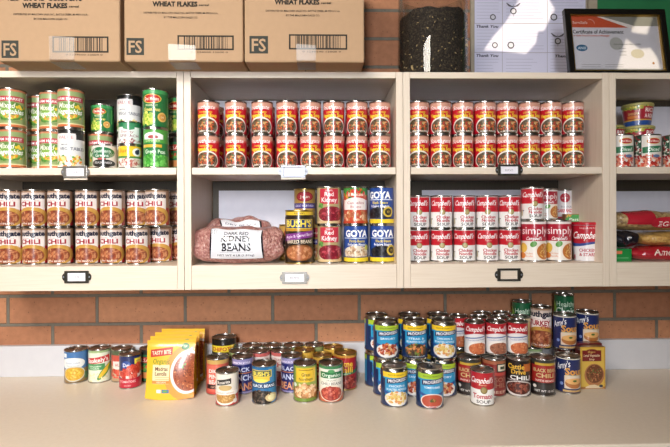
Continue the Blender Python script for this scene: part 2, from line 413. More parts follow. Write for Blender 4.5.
def d_kidney(a, X):
    bg(a, 'b4a26c', X)
    a.rect(-.33, .55, .25, .98, 'd02c40'); a.text('Red', -.04, .83, .12, 'fff0f0', w=.26, bold=.03); a.text('Kidney', -.04, .67, .13, 'fff4f4', w=.46, bold=.03)
    a.text('BEANS', -.04, .93, .05, 'f8c8c8', w=.2)
    a.ell(.02, .24, .44, .24, 'd8c0a0', clip=(-.5, .02, .5, 1)); a.ell(.02, .26, .42, .22, '8c1c2c', clip=(-.5, .05, .5, 1)); a.bits(.02, .26, .40, .2, 75, .045, ['9c1c2c', '7c1424', 'b83444', '8c1c2c', 'c84c58'])
    a.bits(-.28, .5, .1, .06, 7, .06, ['4c8c38', '6cac48']); a.rect(-.5, .0, .5, .07, 'd8b884')
def d_garbanzo(a, X):
    bg(a, 'd0482c', X)
    a.rect(-.5, .78, .5, 1, '3c9438'); a.ell(0, .84, .3, .13, 'd8301c'); a.bits(0, .84, .48, .14, 14, .06, ['e86820', '2c8030', 'e8a02c']); a.text('El Mexicano', 0, .82, .1, 'fff0e0', w=.46, bold=.03)
    a.ell(0, .55, .4, .18, 'f0e4e0'); a.rect(-.4, .38, .4, .66, 'f0e4e0'); a.text('Cannellini', 0, .58, .075, 'b85060', w=.5); a.text('Beans', 0, .47, .07, 'c87878', w=.3)
    a.bits(0, .2, .46, .17, 48, .06, ['d89060', 'e8b488', 'c87848', 'f0c8a0', 'b85c38']); a.rect(-X, 0, X, .07, 'd04020')
def d_goya(a, X, kind='Pinto'):
    bg(a, '2048a0', X)
    a.text('GOYA', 0, .80, .19, 'ffffff', w=.70, bold=.075)
    a.rect(-.44, .655, .44, .675, 'e8f0ff')
    two = ('Pinto Beans', 'Frijoles Pintos') if kind == 'Pinto' else ('Black Beans', 'Frijoles Negros')
    a.text(two[0], .02, .585, .075, 'f8dc3c', w=.46, bold=.03); a.text(two[1], .02, .485, .075, 'ffffff', w=.56, bold=.03)
    cols = ['e8d0b0', 'd8b890', 'c8a078', 'f0e0c8', 'a87c58'] if kind == 'Pinto' else ['1c1c20', '2c2c34', '101014', '3c3c48']
    a.ell(0, .25, .42, .2, 'e0d4c0' if kind == 'Pinto' else '24242c'); a.bits(0, .25, .41, .19, 80, .048, cols)
    if kind == 'Pinto': a.ell(.33, .40, .08, .08, 'd8d040')
    else: a.ell(.27, .32, .16, .15, 'd8b838'); a.ell(.27, .32, .11, .10, '3c3420'); a.text('12', .27, .32, .06, 'e8c840')
    a.rect(-X, .0, X, .115, 'f0d020'); a.rect(-X, .115, X, .14, '102c78')
def d_pinto(a, X): d_goya(a, X, 'Pinto')
def d_goyablack(a, X): d_goya(a, X, 'Black')
def d_purplegold(a, X):
    bg(a, 'c09440', X)
    a.ell(0, .8, .28, .15, '9c1c2c'); a.ell(0, .8, .24, .12, 'c83444'); a.text('Joan', 0, .8, .09, 'ffe8d0', w=.3, bold=.03)
    a.rect(-X, .44, X, .6, '402c84'); a.text('GREAT NORTHERN', 0, .52, .07, 'e0d8f8', w=.64, bold=.02)
    a.bits(0, .22, .46, .18, 55, .055, ['e0b080', 'c88858', 'f0d0a8', 'b06838'])
def d_chicken(a, X):
    bg(a, 'f0eeec', X)
    a.rect(-X, .50, X, 1, 'd01c2c'); a.rect(-X, .985, X, 1, 'e8e8e8'); script_campbell(a, -.02, .80, .17, w=.72)
    a.text('CONDENSED', 0, .645, .03, 'f0c8b0', w=.22)
    a.ell(.03, .5, .095, .095, '8c7c44'); a.ell(.03, .5, .07, .07, 'b4a468')
    a.text('Chicken', .06, .335, .10, 'c82438', w=.48, bold=.05); a.text('Noodle', .06, .225, .10, 'c82438', w=.44, bold=.05)
    a.text('SOUP', .06, .10, .10, '3c3434', w=.42, bold=.03, spread=1.2)
    a.rect(-.46, .1, -.38, .3, 'c0b08c'); a.ell(-.35, .27, .02, .02, '303060')
def d_tomato(a, X):
    bg(a, 'f0eeec', X)
    a.rect(-X, .48, X, 1, 'c41c28'); script_campbell(a, .0, .77, .18, w=.78)
    a.text('CONDENSED', 0, .62, .035, 'f0c890', w=.26)
    a.ell(.05, .46, .11, .11, '7c6c34'); a.ell(.05, .46, .08, .08, 'a08c50')
    a.text('Tomato', .02, .27, .15, 'c42030', w=.66, bold=.05); a.text('SOUP', .04, .10, .10, '2c2828', w=.44, bold=.03)
def d_cond(a, X, soup=('d87040', 'c85c34', 'e8905c')):
    bg(a, 'e8e4e4', X)
    a.band(-X, X, lambda x: .62+.06*math.cos(x*5), 1, 'c01c28'); script_campbell(a, 0, .83, .16, w=.74)
    a.band(-.42, .4, lambda x: .52+.1*x, lambda x: .56+.1*x, '6878b0'); a.text('Condensed Soup', 0, .47, .05, '7080b8', w=.6, rot=.1)
    a.ell(.1, .18, .42, .24, 'f4ece4', clip=(-.5, 0, .5, 1)); a.ell(.1, .17, .36, .2, soup[0], clip=(-.5, 0, .5, 1)); a.bits(.1, .19, .33, .16, 40, .05, soup)
def d_condbean(a, X): d_cond(a, X, ('a86448', '8c4c38', 'c07c5c'))
def d_simply(a, X):
    bg(a, 'f0ece6', X)
    a.rect(-X, .5, X, .97, 'c01c34'); a.rect(-X, .94, X, 1, 'f0e8e4')
    a.text('simply', .0, .78, .2, 'fff0f0', w=.72, bold=.01); script_campbell(a, -.02, .57, .09, w=.4)
    a.ell(.24, .24, .26, .26, 'f4e8d8', clip=(-.5, 0, .5, 1)); a.ell(.26, .23, .22, .21, 'c87430', clip=(-.5, 0, .5, 1))
    a.bits(.26, .23, .2, .18, 34, .045, ['e0a04c', 'b86428', 'e8b868', 'cc7c38'], asp=.4)
    a.ell(-.04, .42, .09, .07, '5ca040', rot=.6); a.ell(-.32, .32, .12, .13, 'e8b840'); a.ell(-.36, .12, .12, .08, 'e07c2c')
    a.text('Chicken', -.16, .18, .05, 'e89870', w=.2); a.text('Noodle', -.16, .11, .05, 'e89870', w=.2)
def d_whitered(a, X):
    bg(a, 'e4e0e2', X)
    a.ell(-.02, .74, .17, .17, 'c82038', n=12); a.text('beans', -.02, .74, .05, 'f0d0d0', w=.2)
    a.text('RAVIOLI', .05, .42, .07, '707888', w=.4); a.text('GARBANZO', .0, .28, .12, 'd03048', w=.6, bold=.05); a.rect(-X, 0, X, .06, 'c84050')
def d_dmtomato(a, X):
    bg(a, 'e8e0d8', X)
    a.rect(-.5, .35, -.18, 1, '20503c'); a.bits(-.34, .6, .16, .38, 36, .05, ['d8dcd0', '306c4c', 'b02030', 'f0f0e8'])
    a.band(-.16, .5, lambda x: .44+.08*x, lambda x: .64+.08*x, '1c7848')
    a.ell(.18, .82, .22, .1, 'e8c04c'); a.ell(.18, .82, .2, .085, 'c82024'); a.text('Del Monte', .18, .82, .07, 'fff0e0', w=.34, bold=.02)
    a.text('Diced', .18, .55, .11, 'f4fff0', w=.34, bold=.03, shear=.2)
    a.bits(.0, .18, .48, .2, 80, .06, ['c82c20', 'e04c30', 'a81c18', 'f08060', 'e8a080']); a.ell(.25, .33, .12, .05, '5c78a8')
def d_cornblue(a, X):
    bg(a, '3c74b4', X)
    a.rect(-X, 0, X, .44, '8c6c3c'); a.ell(-.12, .62, .42, .19, 'e8ecec'); a.text('Great Value', -.1, .64, .06, '8098b8', w=.46); a.text('Whole Kernel', -.1, .55, .04, '90a0a8', w=.4)
    a.rect(-.46, .82, -.3, .95, 'e8f0f8'); a.ell(-.06, .28, .36, .25, 'c8ccc0'); a.ell(-.06, .28, .33, .22, 'd8a424')
    a.bits(-.06, .28, .31, .2, 70, .035, ['e8b82c', 'd09c20', 'f0cc50']); a.rect(.28, .08, .46, .3, '4c7448')
def d_stokely(a, X):
    bg(a, 'dce4cc', X)
    a.rect(-X, .93, X, 1, '9cb87c'); a.band(-.46, .38, lambda x: .6+.12*x, lambda x: .8+.12*x, 'd02c30'); a.text("Stokely's", -.04, .70, .14, 'fff4ec', w=.7, bold=.04, rot=.1)
    a.band(-.46, .2, .38, .58, '3c9454'); a.text('GOLDEN', -.12, .5, .05, 'e8f8e0', w=.4); a.text('CORN', -.12, .43, .05, 'e8f8e0', w=.28)
    a.bits(-.1, .14, .4, .13, 60, .035, ['e8e4b0', 'd8d494', 'f0ecc8'])
    a.ell(.2, .32, .34, .1, '4c8c34', rot=.85); a.ell(.2, .34, .28, .065, 'e8c028', rot=.85); a.ell(.36, .42, .1, .05, '68a03c', rot=1.1)
def d_tomcans(a, X):
    bg(a, 'c0a080', X)
    a.rect(-X, .86, X, 1, '4c5c3c'); a.rect(-.5, .5, .5, .86, 'c84838'); a.rect(-.3, .4, .4, .66, 'e8d8d0'); a.text('HUNTS', 0, .54, .1, 'b85048', w=.4)
    a.bits(0, .24, .46, .16, 40, .08, ['d8402c', 'e86048', 'b82c20']); a.rect(-X, .0, X, .1, 'b0906c')
def d_bluetom(a, X):
    bg(a, '1c2c64', X)
    a.rect(-.28, .8, .1, .82, '1c2c64'); a.ell(-.12, .72, .16, .14, '2c50a0'); a.text('Dei', -.12, .73, .12, 'e8f0ff', w=.2, bold=.03)
    a.rect(.14, .74, .40, .92, 'f0dc30'); a.text('NEW', .27, .83, .05, '3c4870', w=.16)
    a.bits(.2, .58, .3, .14, 22, .09, ['d83824', 'e85c3c', 'c02c1c'], asp=.9)
    a.ell(-.02, .42, .42, .14, 'e8dcd4'); a.bits(-.02, .45, .38, .15, 46, .075, ['d83824', 'e8604c', 'c02c1c', 'f08878'], asp=.85)
    a.rect(-X, 0, X, .3, 'c81c34'); a.text('TOMATOES', -.08, .2, .07, 'f8d0d0', w=.5, bold=.02); a.text('DICED', -.08, .07, .04, 'f0b0b0', w=.2)
def d_greenred(a, X):
    bg(a, '2c7c48', X); a.rect(-X, .6, X, .8, 'c83830'); a.rect(-X, .1, X, .3, 'e08848'); a.rect(-X, .88, X, 1, '30302c'); a.text('SALSA', -.2, .7, .12, 'fff0e0', w=.5); a.bits(-.2, .45, .3, .1, 20, .06, ['e04830', '68a840'])
def d_refried(a, X):
    bg(a, 'e8e0d4', X)
    a.band(-X, X, 0, lambda x: .18+.35*abs(x), 'c42c28'); a.ell(0, .2, .4, .19, 'f0e8dc'); a.ell(0, .24, .36, .17, 'b8843c')
    a.bits(0, .24, .33, .15, 50, .04, ['c8944c', 'a8742c', 'd8a860'])
    a.band(-.3, .2, lambda x: .66+.14*x, lambda x: .84+.14*x, '26221e'); a.text('Rosarita', -.05, .745, .1, 'f0ece4', w=.42, bold=.02, rot=.13)
    a.ell(.0, .56, .22, .09, 'c8a868'); a.rect(-.45, .34, .45, .46, 'f4ece4'); a.text('REFRIED BEANS', 0, .4, .055, 'b89080', w=.6)
    a.ell(.34, .12, .08, .07, 'e8e0d8')
def d_bushblack(a, X):
    bg(a, '1c6ca8', X)
    a.rect(.12, 0, X, 1, '2080bc'); a.rect(-.42, .72, .22, .92, 'e8c838'); a.rect(-.39, .75, .19, .9, '2c4c50'); a.text("BUSH'S", -.1, .82, .11, 'f8e048', w=.5, bold=.06)
    a.band(-.36, .16, lambda x: .62, lambda x: .73, 'e8c030'); a.ell(-.1, .63, .22, .05, 'f0d850')
    a.rect(-.44, .42, .4, .56, '14406c'); a.text('BLACK BEANS', -.03, .49, .08, 'e8f4ff', w=.7, bold=.03)
    a.ell(-.08, .16, .4, .2, '18120e'); a.bits(-.1, .18, .38, .19, 85, .04, ['281c18', '100c0a', '443830', '685448'])
    a.ell(.22, .16, .19, .12, 'd8c088'); a.ell(.22, .16, .12, .08, 'e8e0a8')
def d_butter(a, X):
    bg(a, '90a43c', X)
    a.rect(-X, .0, -.4, 1, '5c9044'); a.rect(-.3, .55, .34, .95, 'e8bc20'); a.rect(-.2, .88, .24, .91, 'a88010')
    a.text('Great', .02, .77, .1, '5c5020', w=.26, bold=.02); a.text('Northern', .02, .64, .09, '5c5020', w=.42, bold=.02)
    a.ell(.02, .24, .45, .23, 'a06c34'); a.bits(.02, .29, .42, .21, 70, .06, ['e8b880', 'd89c64', 'f0cca0', 'c88850'])
    a.ell(-.34, .46, .07, .06, 'e8f0e0'); a.rect(-.4, .0, .4, .09, '6c8c2c')
def d_organicpinto(a, X):
    bg(a, 'e8e4d8', X)
    a.rect(-X, .92, X, 1, '3c8450'); a.rect(-.36, .66, .36, .84, '1f7840'); a.text('Organics', 0, .75, .1, 'e8f8e8', w=.6, bold=.02); a.ell(0, .86, .1, .05, '489c58')
    a.text('ORGANIC', 0, .6, .04, '788070', w=.3); a.text('CHILI BEANS', 0, .51, .08, '686058', w=.66)
    a.band(-X, X, 0, lambda x: .02+.55*x*x+.1, 'c85c38'); a.ell(0, .24, .38, .23, 'f0e0cc'); a.ell(0, .23, .34, .2, 'a83428'); a.bits(0, .24, .32, .19, 75, .045, ['c84838', 'b03028', 'd86850', '98241c'])
def d_coral(a, X):
    bg(a, 'd85844', X)
    a.rect(-.4, .88, .4, 1, 'c8a050'); a.rect(-.36, .1, .36, .84, 'e06450'); a.text('DICED', -.02, .68, .11, 'ffe8e0', w=.5, bold=.03); a.text('PINTO', -.02, .52, .12, 'ffe8e0', w=.5, bold=.04)
    a.text('BEANS', -.02, .36, .12, 'ffe0d8', w=.5, bold=.04); a.rect(-.36, .15, .36, .28, '3c2420'); a.text('NO SALT', 0, .21, .06, 'e0a890', w=.4); a.rect(-X, 0, X, .06, 'c83c30')
def d_ranch(a, X):
    bg(a, '1c2470', X)
    a.rect(-X, .84, X, 1, '8c84b8'); a.text('RANCH STYLE', 0, .9, .06, 'f0e8f8', w=.6, bold=.03)
    a.text('BLACK', -.02, .7, .12, 'c8d0f0', w=.6, bold=.05); a.rect(-.42, .58, .42, .61, 'c07040')
    a.text('RANCH', -.02, .46, .16, 'd0d8f4', w=.72, bold=.05); a.text('BEANS', .02, .2, .22, 'c8643c', w=.74, bold=.06); a.text('BEANS', .02, .2, .2, 'e8a474', w=.66, bold=.015); a.rect(-X, 0, X, .05, '8c84b8')
def d_redchili(a, X):
    bg(a, 'b41c24', X)
    a.rect(-X, .93, X, 1, 'c88c30'); a.text('Home', .0, .76, .17, 'f0c02c', w=.56, bold=.05); a.text('Chili', .02, .58, .17, 'f0c02c', w=.52, bold=.05)
    a.band(-.5, .5, lambda x: .40+.15*x, lambda x: .50+.15*x, '2c7c48'); a.text('no beans', 0, .45, .05, 'f0f0d8', w=.4, rot=.14)
    a.ell(0, .2, .46, .2, '7c1814'); a.bits(0, .2, .44, .19, 70, .05, ['a83428', '8c2018', 'c05040', '701410'])
def d_pinkwhite(a, X):
    bg(a, 'e8dcd8', X); a.rect(-X, .9, X, 1, 'c85c58'); a.text('LITEHOUSE', 0, .8, .07, 'b84848', w=.6); a.text('CHILI', 0, .65, .15, 'c83848', w=.6, bold=.04); a.rect(-X, 0, X, .45, 'c04848'); a.bits(0, .25, .4, .15, 40, .06, ['d87868', 'a83830'])
def d_goldred(a, X):
    bg(a, 'c0281c', X); a.rect(-X, .82, X, 1, 'd8a838'); a.text('CHILI', 0, .68, .14, 'f4d040', w=.6, bold=.04); a.band(-X, X, .45, .55, 'd8b030'); a.bits(0, .25, .44, .17, 50, .06, ['8c2c18', 'c85c30', 'a84020'])
def d_blackyellow(a, X):
    bg(a, '1c1a18', X); a.rect(-X, .70, X, .86, 'e8cc28'); a.text('CHIPOTLE', -.02, .78, .09, 'c03028', w=.62, bold=.04); a.ell(.34, .78, .08, .08, '3c7c38'); a.rect(-X, .60, X, .63, 'd0b020'); a.rect(-.5, .2, .5, .5, '342820'); a.bits(0, .3, .4, .16, 40, .05, ['682c1c', '8c4428'])
def d_greenlab(a, X):
    bg(a, '5c7c4c', X); a.rect(-X, .86, X, 1, '8c9c60'); a.text('BEANS', 0, .7, .14, 'f0e8c8', w=.6); a.rect(-X, .0, X, .4, 'a8743c')
def d_prog(a, X, top='a8c828', food=('c84828', 'e07040', '98301c', 'd89c54'), t=('SAVORY', ''), bowl='e8e0d8', tom=False):
    bg(a, '1c3468', X)
    a.rect(-X, .1, -.62, .84, '2c8cc0'); a.rect(-X, .845, -.62, 1, top); a.rect(.62, .1, X, .84, '2c8cc0')
    a.band(-.46, .46, lambda x: .12+.3*abs(x), .9, '2098d0'); a.rect(-.46, .1, -.36, .8, '14305c')
    a.rect(-.46, .845, .46, 1, top); a.text('RICH & HEARTY', 0, .925, .045, '585820', w=.5)
    a.band(-.3, .42, lambda x: .69+.1*x, lambda x: .83+.1*x, '26305c'); a.text('PROGRESSO', .06, .77, .09, 'f0f0f4', w=.62, bold=.04, rot=.09)
    a.text(t[0], .02, .60, .065, 'e8f8ff', w=.5, bold=.02); 
    if t[1]: a.text(t[1], .02, .50, .065, 'e8f8ff', w=.64, bold=.02)
    a.band(-.4, .4, lambda x: .30+.3*(abs(x)**1.5), lambda x: .36+.25*abs(x), '1c50a0')
    if tom:
        a.ell(.03, .20, .37, .22, 'e8dcd0', clip=(-.5, 0.01, .5, 1)); a.ell(.03, .20, .33, .19, food[0], clip=(-.5, 0.01, .5, 1)); a.ell(.03, .22, .1, .05, '7c4c1c'); a.bits(.03, .22, .1, .05, 8, .03, ['3c5c20', 'c8843c'])
    else:
        a.ell(.02, .22, .39, .22, bowl, clip=(-.5, 0.01, .5, 1)); a.bits(.02, .25, .36, .19, 60, .055, food)
    a.text('NO PRESERVATIVES', .04, .045, .03, 'd8e8f8', w=.5)
def d_prog_green(a, X): d_prog(a, X)
def d_prog_stew(a, X): d_prog(a, X, 'f0c418', ('8c4c28', 'c86c34', '5c4028', '6c8434', 'e0904c'), ('STEAK &', 'ROASTED RUSSET'), '3c3428')
def d_prog_noodle(a, X): d_prog(a, X, 'f4c814', ('e8cc74', 'f0dc9c', 'd8a448', 'e0904c', 'dcbc5c'), ('CHICKEN &', 'ROASTED NOODLE'))
def d_prog_tomato(a, X): d_prog(a, X, 'a0c828', ('c04830',), ('TOMATO BASIL', ''), tom=True)
def d_darkchili(a, X):
    bg(a, '241c1a', X)
    a.rect(-X, .9, X, 1, '3c3c34'); a.band(-.3, .5, lambda x: .82-.1*x, .93, 'c8a02c'); a.rect(-.42, .36, .42, .86, 'a8201c'); a.text('BLACK BEAN', 0, .72, .1, 'c8b070', w=.68, bold=.05)
    a.text('CHILI', 0, .57, .12, 'd0b878', w=.52, bold=.05); a.text('WITH BEANS', 0, .42, .06, 'f0d8d0', w=.56, bold=.03); a.rect(-X, .08, X, .3, '302c2c'); a.text('NET WT 15 OZ', 0, .12, .06, 'd8d4d0', w=.6, bold=.02); a.ell(-.3, .24, .06, .05, 'e0d8d0')
def d_redtan(a, X):
    bg(a, '8c2420', X)
    a.rect(-X, .9, X, 1, 'a86040'); a.rect(.0, .68, .36, .92, '282420'); a.rect(.03, .71, .33, .89, 'd8d0b8'); a.rect(.1, .76, .26, .84, '2c3c28')
    a.rect(-.36, .58, .42, .66, 'c83c34'); a.text('BISON', .06, .46, .14, 'a87058', w=.6, bold=.02); a.text('CHILI', .06, .3, .14, 'a87058', w=.56, bold=.02); a.text('BEEF', .06, .1, .08, 'd8b098', w=.4)
def d_cattle(a, X):
    bg(a, '241a18', X)
    a.rect(.12, .7, .42, .92, 'c86420'); a.text('Cattle', -.1, .84, .14, 'e8b42c', w=.5, bold=.05); a.text('Drive', -.02, .69, .13, 'e8b42c', w=.42, bold=.05)
    a.text('CHILI', .04, .52, .12, 'f0f0f0', w=.62, bold=.05); a.rect(-.4, .42, .4, .44, 'b8b0b0')
    a.ell(0, .2, .47, .22, 'd8d0cc', clip=(-.5, .0, .5, 1)); a.ell(0, .22, .4, .18, '501c14'); a.bits(0, .22, .38, .16, 55, .05, ['702c20', '8c4030', '4c1410', 'a05440'])
def d_amys(a, X):
    bg(a, '202c64', X)
    a.rect(-X, .97, X, 1, 'd8d0c0'); a.text("Amy's", -.2, .8, .19, 'f0f0f4', w=.42, bold=.015, shear=.3, rot=.35)
    a.text('Soup', .14, .63, .2, 'e09838', w=.56, bold=.06); a.rect(-.14, .48, .4, .52, 'c8b890')
    a.rect(-.16, .12, .42, .5, 'dccab4'); a.ell(.13, .28, .27, .15, 'b86c30'); a.ell(.13, .34, .26, .09, 'e8ac60'); a.ell(.13, .35, .06, .03, '506c28')
    a.rect(-.2, .02, .4, .08, 'c8a060'); a.ell(-.24, .25, .05, .05, '7890d0')
def d_health(a, X):
    bg(a, '1c6c40', X)
    a.rect(-X, .0, X, .35, '60a83c'); a.ell(-.4, .6, .2, .3, '8cc43c'); a.text('Healthy', .05, .8, .13, 'd8f0d8', w=.5); a.text('Choice', .08, .62, .18, 'f0fff0', w=.6, bold=.03); a.bits(0, .25, .45, .2, 40, .06, ['e08838', 'c8c048', '4c8c38'])
def d_tanlab(a, X):
    bg(a, 'd8bc78', X)
    a.rect(.3, 0, X, .9, 'b83c28'); a.rect(-X, .88, X, 1, 'c8b488'); a.text('STEW', -.05, .7, .12, '8c5c28', w=.4); a.bits(-.05, .3, .35, .25, 50, .06, ['e8cc90', 'b8844c', 'e0b064', '5c8434'])

# ------------------------------------------------------------------ vessels
def can_kind(name, r, h, design, lid='lid', rim='tin', tab=False, dome=0.0):
    """a tin can: body with rolled seams, recessed ridged lid, wrapped paper label"""
    root = empty(name)
    r_nom = r; r -= .0012; t = 0.0035; b = r - 0.0006; d = 0.0045
    prof = [(0, 0.002), (b-0.004, 0.002), (b-0.002, 0), (r+0.0008, 0), (r+0.0011, t*.5), (r+0.0008, t), (b, t+.001)]
    top = h - t
    if dome:
        prof += [(b, top-dome-.002), (b-0.0015, top-dome*.6), (b-0.0045, top-.001), (r-0.0028, top), (r-0.0024, h-.0006), (r-.004, h), (r-.0052, h-.0008), (r-.0056, h-d)]
        ri = r-.0056
    else:
        prof += [(b, top-.001), (r+0.0008, top), (r+0.0011, top+t*.5), (r+.0006, h-.0003), (r-.0004, h), (r-.0014, h-.0005), (r-.0018, h-d)]
        ri = r-.0018
    body = lathe('can_body', prof, M[rim], root, 40)
    z = h-d
    lp = [(ri, z), (ri-.002, z-.0006), (ri*.86, z-.0004), (ri*.83, z+.0008), (ri*.79, z+.0008), (ri*.76, z-.0002), (ri*.62, z-.0002), (ri*.59, z+.0007), (ri*.55, z+.0007), (ri*.52, z-.0002), (0, z-.0002)]
    l_ = lathe('lid', lp, M[lid], root, 40); l_.data.name = 'lid'
    ks = [body, l_]
    if tab:
        bm = bmesh.new(); n = 14
        for (ro, ri2, cx, cy) in ((.010, .006, 0, -.004),):
            a_ = []; 
            for k, (rr, zz) in enumerate(((ro, 0), (ro, .0012), (ri2, .0012), (ri2, 0))):
                a_.append([bm.verts.new((cx+rr*.8*math.cos(2*PI*i/n), cy+rr*math.sin(2*PI*i/n), z+.0012+zz)) for i in range(n)])
            for k in range(4):
                A, B = a_[k], a_[(k+1) % 4]
                for i in range(n): bm.faces.new((A[i], A[(i+1) % n], B[(i+1) % n], B[i]))
        bm_box(bm, -.004, .005, z+.0008, .004, .018, z+.0022)
        ks.append(from_bm('pull_tab', bm, M['tin'], root))
    z0 = t + .0012; lh = h - 2*t - .0024 - dome
    a = Art(wrap(r, r, z0, lh), seg=.085*r/lh, step=7e-5)
    design(a, PI*r/lh)
    ks.append(a.build('paper_label', M['label'], root, radial))
    KIDS[root.name] = ks
    root['r'] = r_nom; root['h'] = h; root['used'] = 0
    return root
KINDS = {}
def K(key, *a, **k):
    KINDS[key] = can_kind(*a, **k); KINDS[key]['used'] = 0

EXT = []
def put(kind, x, y, z, label, cat='can', group=None, rz=0.0):
    src = KINDS[kind]
    if not src['used']: o = src; src['used'] = 1
    else: o = copy_tree(src)
    ang = math.atan2(-x, y); rz += ang*(.75 if x > 0 else .35)
    o.location = (x, y, z); o.rotation_euler = (0, 0, rz)
    tag(o, label, cat, group)
    for k in ():
        pass
    r = src['r']
    for (n2, x2, y2, z2, r2, h2) in EXT:
        if abs(z2-z) < min(h2, src['h'])-.004 and math.hypot(x-x2, y-y2) < r+r2-.0001:
            print('OVERLAP', label[:60], '|', n2[:60], round(r+r2-math.hypot(x-x2, y-y2), 4))
    EXT.append((label, x, y, z, r, src['h']))
    return o

B, S2 = .0385, .0355
K('mixed', 'vegetable_can', .0385, .122, d_mixed)
K('value', 'vegetable_can', .0385, .122, d_value)
K('delm', 'vegetable_can', .0385, .120, d_delmonte)
K('delms', 'vegetable_can', .0355, .092, d_delmonte)
K('peas', 'vegetable_can', .0385, .122, d_peas)
K('greens', 'short_vegetable_can', .036, .074, d_greens)
K('star', 'short_vegetable_can', .0345, .072, d_starwhite)
K('bird', 'short_vegetable_can', .0345, .072, d_yellowbird)
K('chili', 'chili_can', .0375, .1165, d_chili)
K('vsoup', 'soup_can', .0345, .1035, d_vegsoup)
K('bush', 'baked_bean_can', .0455, .166, d_bushbaked, rim='gold')
K('kid', 'bean_can', .0395, .1195, d_kidney)
K('garb', 'bean_can', .0395, .1195, d_garbanzo)
K('goyap', 'bean_can', .0395, .1195, d_pinto)
K('goyab', 'bean_can', .0395, .1195, d_goyablack)
K('purple', 'bean_can', .0375, .1195, d_purplegold, rim='gold')
K('chick', 'soup_can', .0355, .1055, d_chicken)
K('simply', 'soup_can', .0392, .131, d_simply)
K('simplys', 'soup_can', .0355, .1055, d_simply)
K('whitered', 'bean_can', .0345, .1055, d_whitered)
K('dmtom', 'tomato_can', .0385, .106, d_dmtomato)
K('corn', 'corn_can', .0385, .112, d_cornblue, tab=True)
K('stok', 'corn_can', .0372, .115, d_stokely)
K('tom', 'tomato_can', .0355, .112, d_tomcans)
K('btom', 'tomato_can', .0355, .112, d_bluetom, tab=True)
K('gred', 'salsa_can', .0365, .112, d_greenred)
K('refr', 'refried_bean_can', .0355, .102, d_refried, tab=True)
K('bblack', 'black_bean_can', .0385, .118, d_bushblack)
K('butter', 'white_bean_can', .0375, .115, d_butter)
K('orgp', 'chili_bean_can', .0385, .116, d_organicpinto)
K('coral', 'pinto_bean_can', .0375, .116, d_coral, tab=True)
K('ranch', 'ranch_bean_can', .0355, .117, d_ranch)
K('rchili', 'chili_can', .0380, .117, d_redchili, lid='gold', rim='gold')
K('pinkw', 'chili_can', .0355, .117, d_pinkwhite)
K('goldr', 'chili_can', .0355, .117, d_goldred, lid='gold', rim='gold', tab=True)
K('goldrs', 'chili_can', .0330, .112, d_goldred, lid='gold', rim='gold', tab=True)
K('green', 'bean_can', .0347, .117, d_greenlab)
K('blacky', 'tall_bean_can', .0425, .150, d_blackyellow)
K('pg', 'soup_can', .0418, .118, d_prog_green, dome=.009)
K('ps', 'soup_can', .0418, .118, d_prog_stew, dome=.009)
K('pn', 'soup_can', .0418, .118, d_prog_noodle, dome=.009)
K('pt', 'soup_can', .0418, .118, d_prog_tomato, dome=.009, tab=True)
K('tomato', 'tomato_soup_can', .0355, .1035, d_tomato, tab=True)
K('cond', 'condensed_soup_can', .0340, .1050, d_cond)
K('condb', 'condensed_soup_can', .0340, .1050, d_condbean)
K('dark', 'chili_can', .0385, .1165, d_darkchili)
K('redtan', 'chili_can', .0380, .1165, d_redtan, tab=True)
K('cattle', 'chili_can', .0380, .1165, d_cattle, tab=True)
K('amy', 'soup_can', .0375, .1165, d_amys)
K('tchili', 'chili_can', .0350, .140, d_turkeychili)
K('hc', 'soup_can', .0342, .146, d_health)
K('tanl', 'stew_can', .0342, .1055, d_tanlab)

# ------------------------------------------------------------------ setting
YF = 1.44; YB = 1.715; YW = 1.735
ZT = 1.9375; ZU = 1.9185; ZM = 1.6475; ZN = 1.6265; ZL = 1.3527; ZBOT = 1.2795
ZC = EYE.z - .567
jA = at(97, 295.5, YW); 
def structure(o): o['kind'] = 'structure'; return o
bmat = brick_mat(jA.x + .158*0, jA.z, .316, .1035)
structure(box('wall_back', -3.2, YW, 0.0, 3.2, YW+.1, 3.0, bmat))
structure(box('floor', -3.2, -2.6, -.05, 3.2, YW, 0.0, mat('vinyl_floor', '4c463e', .5, noise=(8, '443e38', .3))))
structure(box('ceiling', -3.2, -2.6, 3.0, 3.2, YW+.1, 3.06, M['wall']))

# counter (worktop resting on a base cabinet) and its backsplash
cb = empty('base_cabinet', (0, 0, 0)); tag(cb, 'pale base cabinet carrying the long countertop under the shelves', 'cabinet')
box('carcass', -2.2, 1.23, .1, 2.2, YW-.002, ZC-.032, M['wood'], cb); box('plinth', -2.2, 1.3, 0.0, 2.2, YW-.002, .1, M['bronze'], cb)
for i in range(8): box('door', -2.19+i*.55, 1.21, .12, -1.65+i*.55, 1.23, ZC-.06, M['wood_v'], cb, .002)
ct = empty('countertop', (0, YF, ZC)); tag(ct, 'long light grey laminate countertop with white backsplash below brick wall', 'countertop')
box('worktop', -2.2, 1.155-YF, -.03, 2.2, YW-YF-.001, 0, M['counter'], ct, .004)  
p = at(100, 345.2, YW-.02)
structure(box('trim_1', -2.2, YW-.022, ZC+.0003, 2.2, YW-.001, p.z, M['splash'], None, .002))

